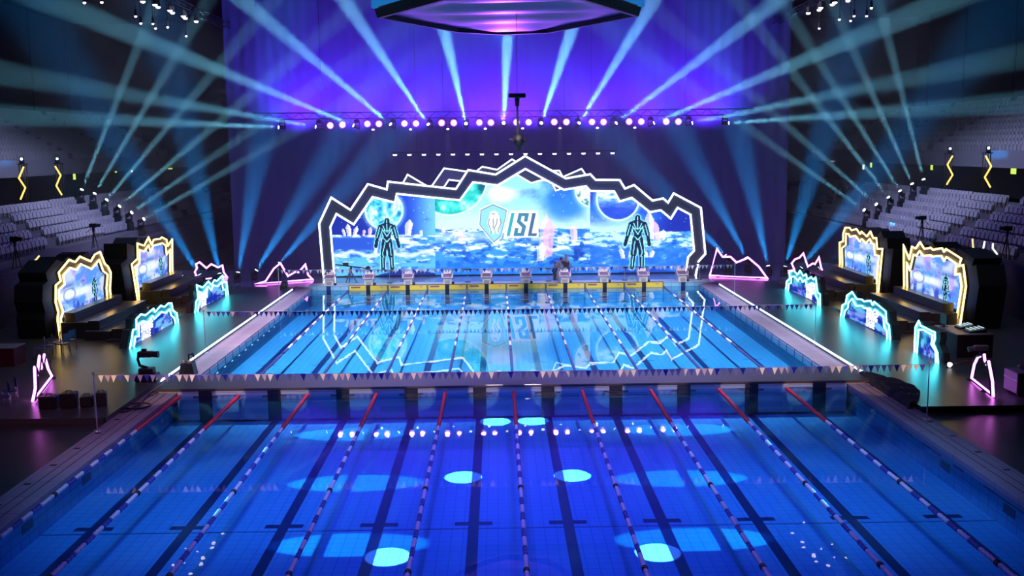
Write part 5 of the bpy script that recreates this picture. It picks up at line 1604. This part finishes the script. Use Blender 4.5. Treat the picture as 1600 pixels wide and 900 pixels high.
# ------------------------------------------------------------ two people by the starting blocks
def skin_body(name, verts, edges, radii, m, parent, root=0):
    me = bpy.data.meshes.new(name)
    me.from_pydata(verts, edges, [])
    o = bpy.data.objects.new(name, me)
    COL.objects.link(o)
    md = o.modifiers.new('skin', 'SKIN')
    md.use_smooth_shade = True
    o.modifiers.new('smooth', 'SUBSURF').levels = 1
    o.modifiers['smooth'].render_levels = 1
    if not me.skin_vertices: me.skin_vertices.new()
    for i, r in enumerate(radii):
        sv = me.skin_vertices[0].data[i]
        sv.radius = r if isinstance(r, tuple) else (r, r)
        sv.use_root = (i == root)
    me.materials.append(m)
    dg = bpy.context.evaluated_depsgraph_get()
    nm = bpy.data.meshes.new_from_object(o.evaluated_get(dg))
    nm.name = name
    o.modifiers.clear()
    o.data = nm
    o.parent = parent
    return o


m_skin = mat('skin', (0.55, 0.33, 0.27), 0.55)
m_shirt = mat('shirt_dark', (0.03, 0.03, 0.06), 0.8)
m_grey_s = mat('shirt_grey', (0.32, 0.34, 0.4), 0.8)
m_trou = mat('trousers_navy', (0.03, 0.035, 0.12), 0.8)
m_hair = mat('hair_brown', (0.09, 0.05, 0.03), 0.8)
m_shoe = mat('shoe_dark', (0.03, 0.03, 0.03), 0.6)


def hand(base, dirv, side, b):
    dirv = Vector(dirv).normalized(); side = Vector(side).normalized()
    base = Vector(base)
    b.ball(base + dirv * 0.045, 0.045, (0.8, 0.8, 1.1), 8)
    for i in range(4):
        o = base + dirv * 0.08 + side * (-0.03 + 0.02 * i)
        L = (0.065, 0.075, 0.07, 0.055)[i]
        b.tube([o, o + dirv * L * 0.6, o + dirv * L + Vector((0, 0.015, 0))], 0.009, 5)
    o = base + dirv * 0.03 - side * 0.04
    b.tube([o, o + dirv * 0.04 - side * 0.025, o + dirv * 0.07 - side * 0.02], 0.010, 5)


def person(loc, rz, label, bend, shirt, head_tilt):
    t = thing('person', label, 'person', loc, rz)
    ca, sa = math.cos(bend), math.sin(bend)
    hip = Vector((0, 0.0, 0.92))
    up = lambda d, x=0, y=0: hip + Vector((x, -d * sa + y * ca, d * ca + y * sa))
    V = [hip, up(0.2), up(0.38), up(0.52), up(0.58), up(0.72)]
    E_ = [(0, 1), (1, 2), (2, 3), (3, 4), (4, 5)]
    R_ = [(0.155, 0.11), (0.145, 0.105), (0.17, 0.115), (0.1, 0.085), (0.058, 0.058), (0.07, 0.085)]
    def add(p, r, par):
        V.append(Vector(p)); R_.append(r); E_.append((par, len(V) - 1)); return len(V) - 1
    ends = []
    for s in (-1, 1):
        a = add(up(0.49, s * 0.17), (0.065, 0.065), 3)
        b_ = add(up(0.49, s * 0.22) + Vector((s * 0.02, -0.03, -0.28)), (0.045, 0.045), a)
        c = add(V[b_] + Vector((-s * 0.02, -0.10, -0.23)), (0.032, 0.032), b_)
        ends.append((V[c].copy(), (V[c] - V[b_]).normalized(), s))
        d = add((s * 0.10, 0.0, 0.86), (0.095, 0.095), 0)
        e = add((s * 0.11, -0.03, 0.48), (0.062, 0.062), d)
        f = add((s * 0.115, 0.03, 0.09), (0.042, 0.042), e)
        add((s * 0.125, -0.12, 0.05), (0.038, 0.035), f)
    skin_body('body', [v[:] for v in V], E_, R_, m_skin, t)
    # clothing shells over the same skeleton
    sc = lambda r, k: (r[0] * k, r[1] * k)
    ar = [i for i in range(6, len(V))]
    sv = [0, 1, 2, 3, 6, 7, 13, 14] if False else None
    sh_v = [V[0] + Vector((0, 0, 0.02)), V[1], V[2], V[3]] + [V[6], V[6].lerp(V[7], 0.75), V[12], V[12].lerp(V[13], 0.75)]
    skin_body('shirt', [v[:] for v in sh_v], [(0, 1), (1, 2), (2, 3), (3, 4), (4, 5), (3, 6), (6, 7)], [sc(R_[0], 1.28), sc(R_[1], 1.35), sc(R_[2], 1.32), (0.15, 0.13), (0.105, 0.105), (0.085, 0.085), (0.105, 0.105), (0.085, 0.085)], shirt, t)
    tr_v = [V[0], V[9], V[10], V[10].lerp(V[11], 0.92), V[15], V[16], V[16].lerp(V[17], 0.92)]
    skin_body('trousers', [v[:] for v in tr_v], [(0, 1), (1, 2), (2, 3), (0, 4), (4, 5), (5, 6)], [(0.2, 0.15), (0.128, 0.128), (0.095, 0.095), (0.08, 0.08), (0.128, 0.128), (0.095, 0.095), (0.08, 0.08)], m_trou, t)
    # head with face
    hc = up(0.74) + Vector((0, -0.02, 0.03))
    hb = B()
    hb.ball(hc, 0.105, (0.86, 1.0, 1.2), 14)
    hb.ball(hc + Vector((0, -0.1, -0.012)), 0.018, (0.8, 1.3, 1.3), 6)
    for s in (-1, 1): hb.ball(hc + Vector((s * 0.09, 0.01, 0)), 0.024, (0.4, 0.8, 1.3), 6)
    hb.obj('head', m_skin, t)
    fb = B()
    for s in (-1, 1):
        B().ball(hc + Vector((s * 0.036, -0.092, 0.018)), 0.012, n=6).obj('eye', mat('eye_dark', (0.02, 0.02, 0.02), 0.3), t)
    B().ball(hc + Vector((0, -0.094, -0.052)), 0.02, (1.2, 0.4, 0.3), 6).obj('mouth', mat('lip', (0.35, 0.12, 0.1), 0.5), t)
    B().ball(hc + Vector((0, 0.035, 0.04)), 0.106, (0.9, 0.92, 1.0), 12).obj('hair', m_hair, t)
    for p, d_, s in ends:
        b = B(); hand(p, d_, (0.3, 1, 0), b); b.obj('hand', m_skin, t)
    for i in (11, 17):
        q = V[i]
        B().ball((q.x, q.y - 0.07, 0.045), 0.06, (0.75, 2.1, 0.75), 10).obj('shoe', m_shoe, t)


p = at(884.5, 440, Y=27.0)
person((p.x, 27.0, 0.1), 0.15, 'person in a dark shirt standing behind the seventh starting block', 0.05, m_shirt, 0)
p = at(866, 440, Y=26.95)
person((p.x, 26.95, 0.1), 1.9, 'person in navy trousers and grey top bending beside a starting block', 0.75, m_grey_s, 0.3)
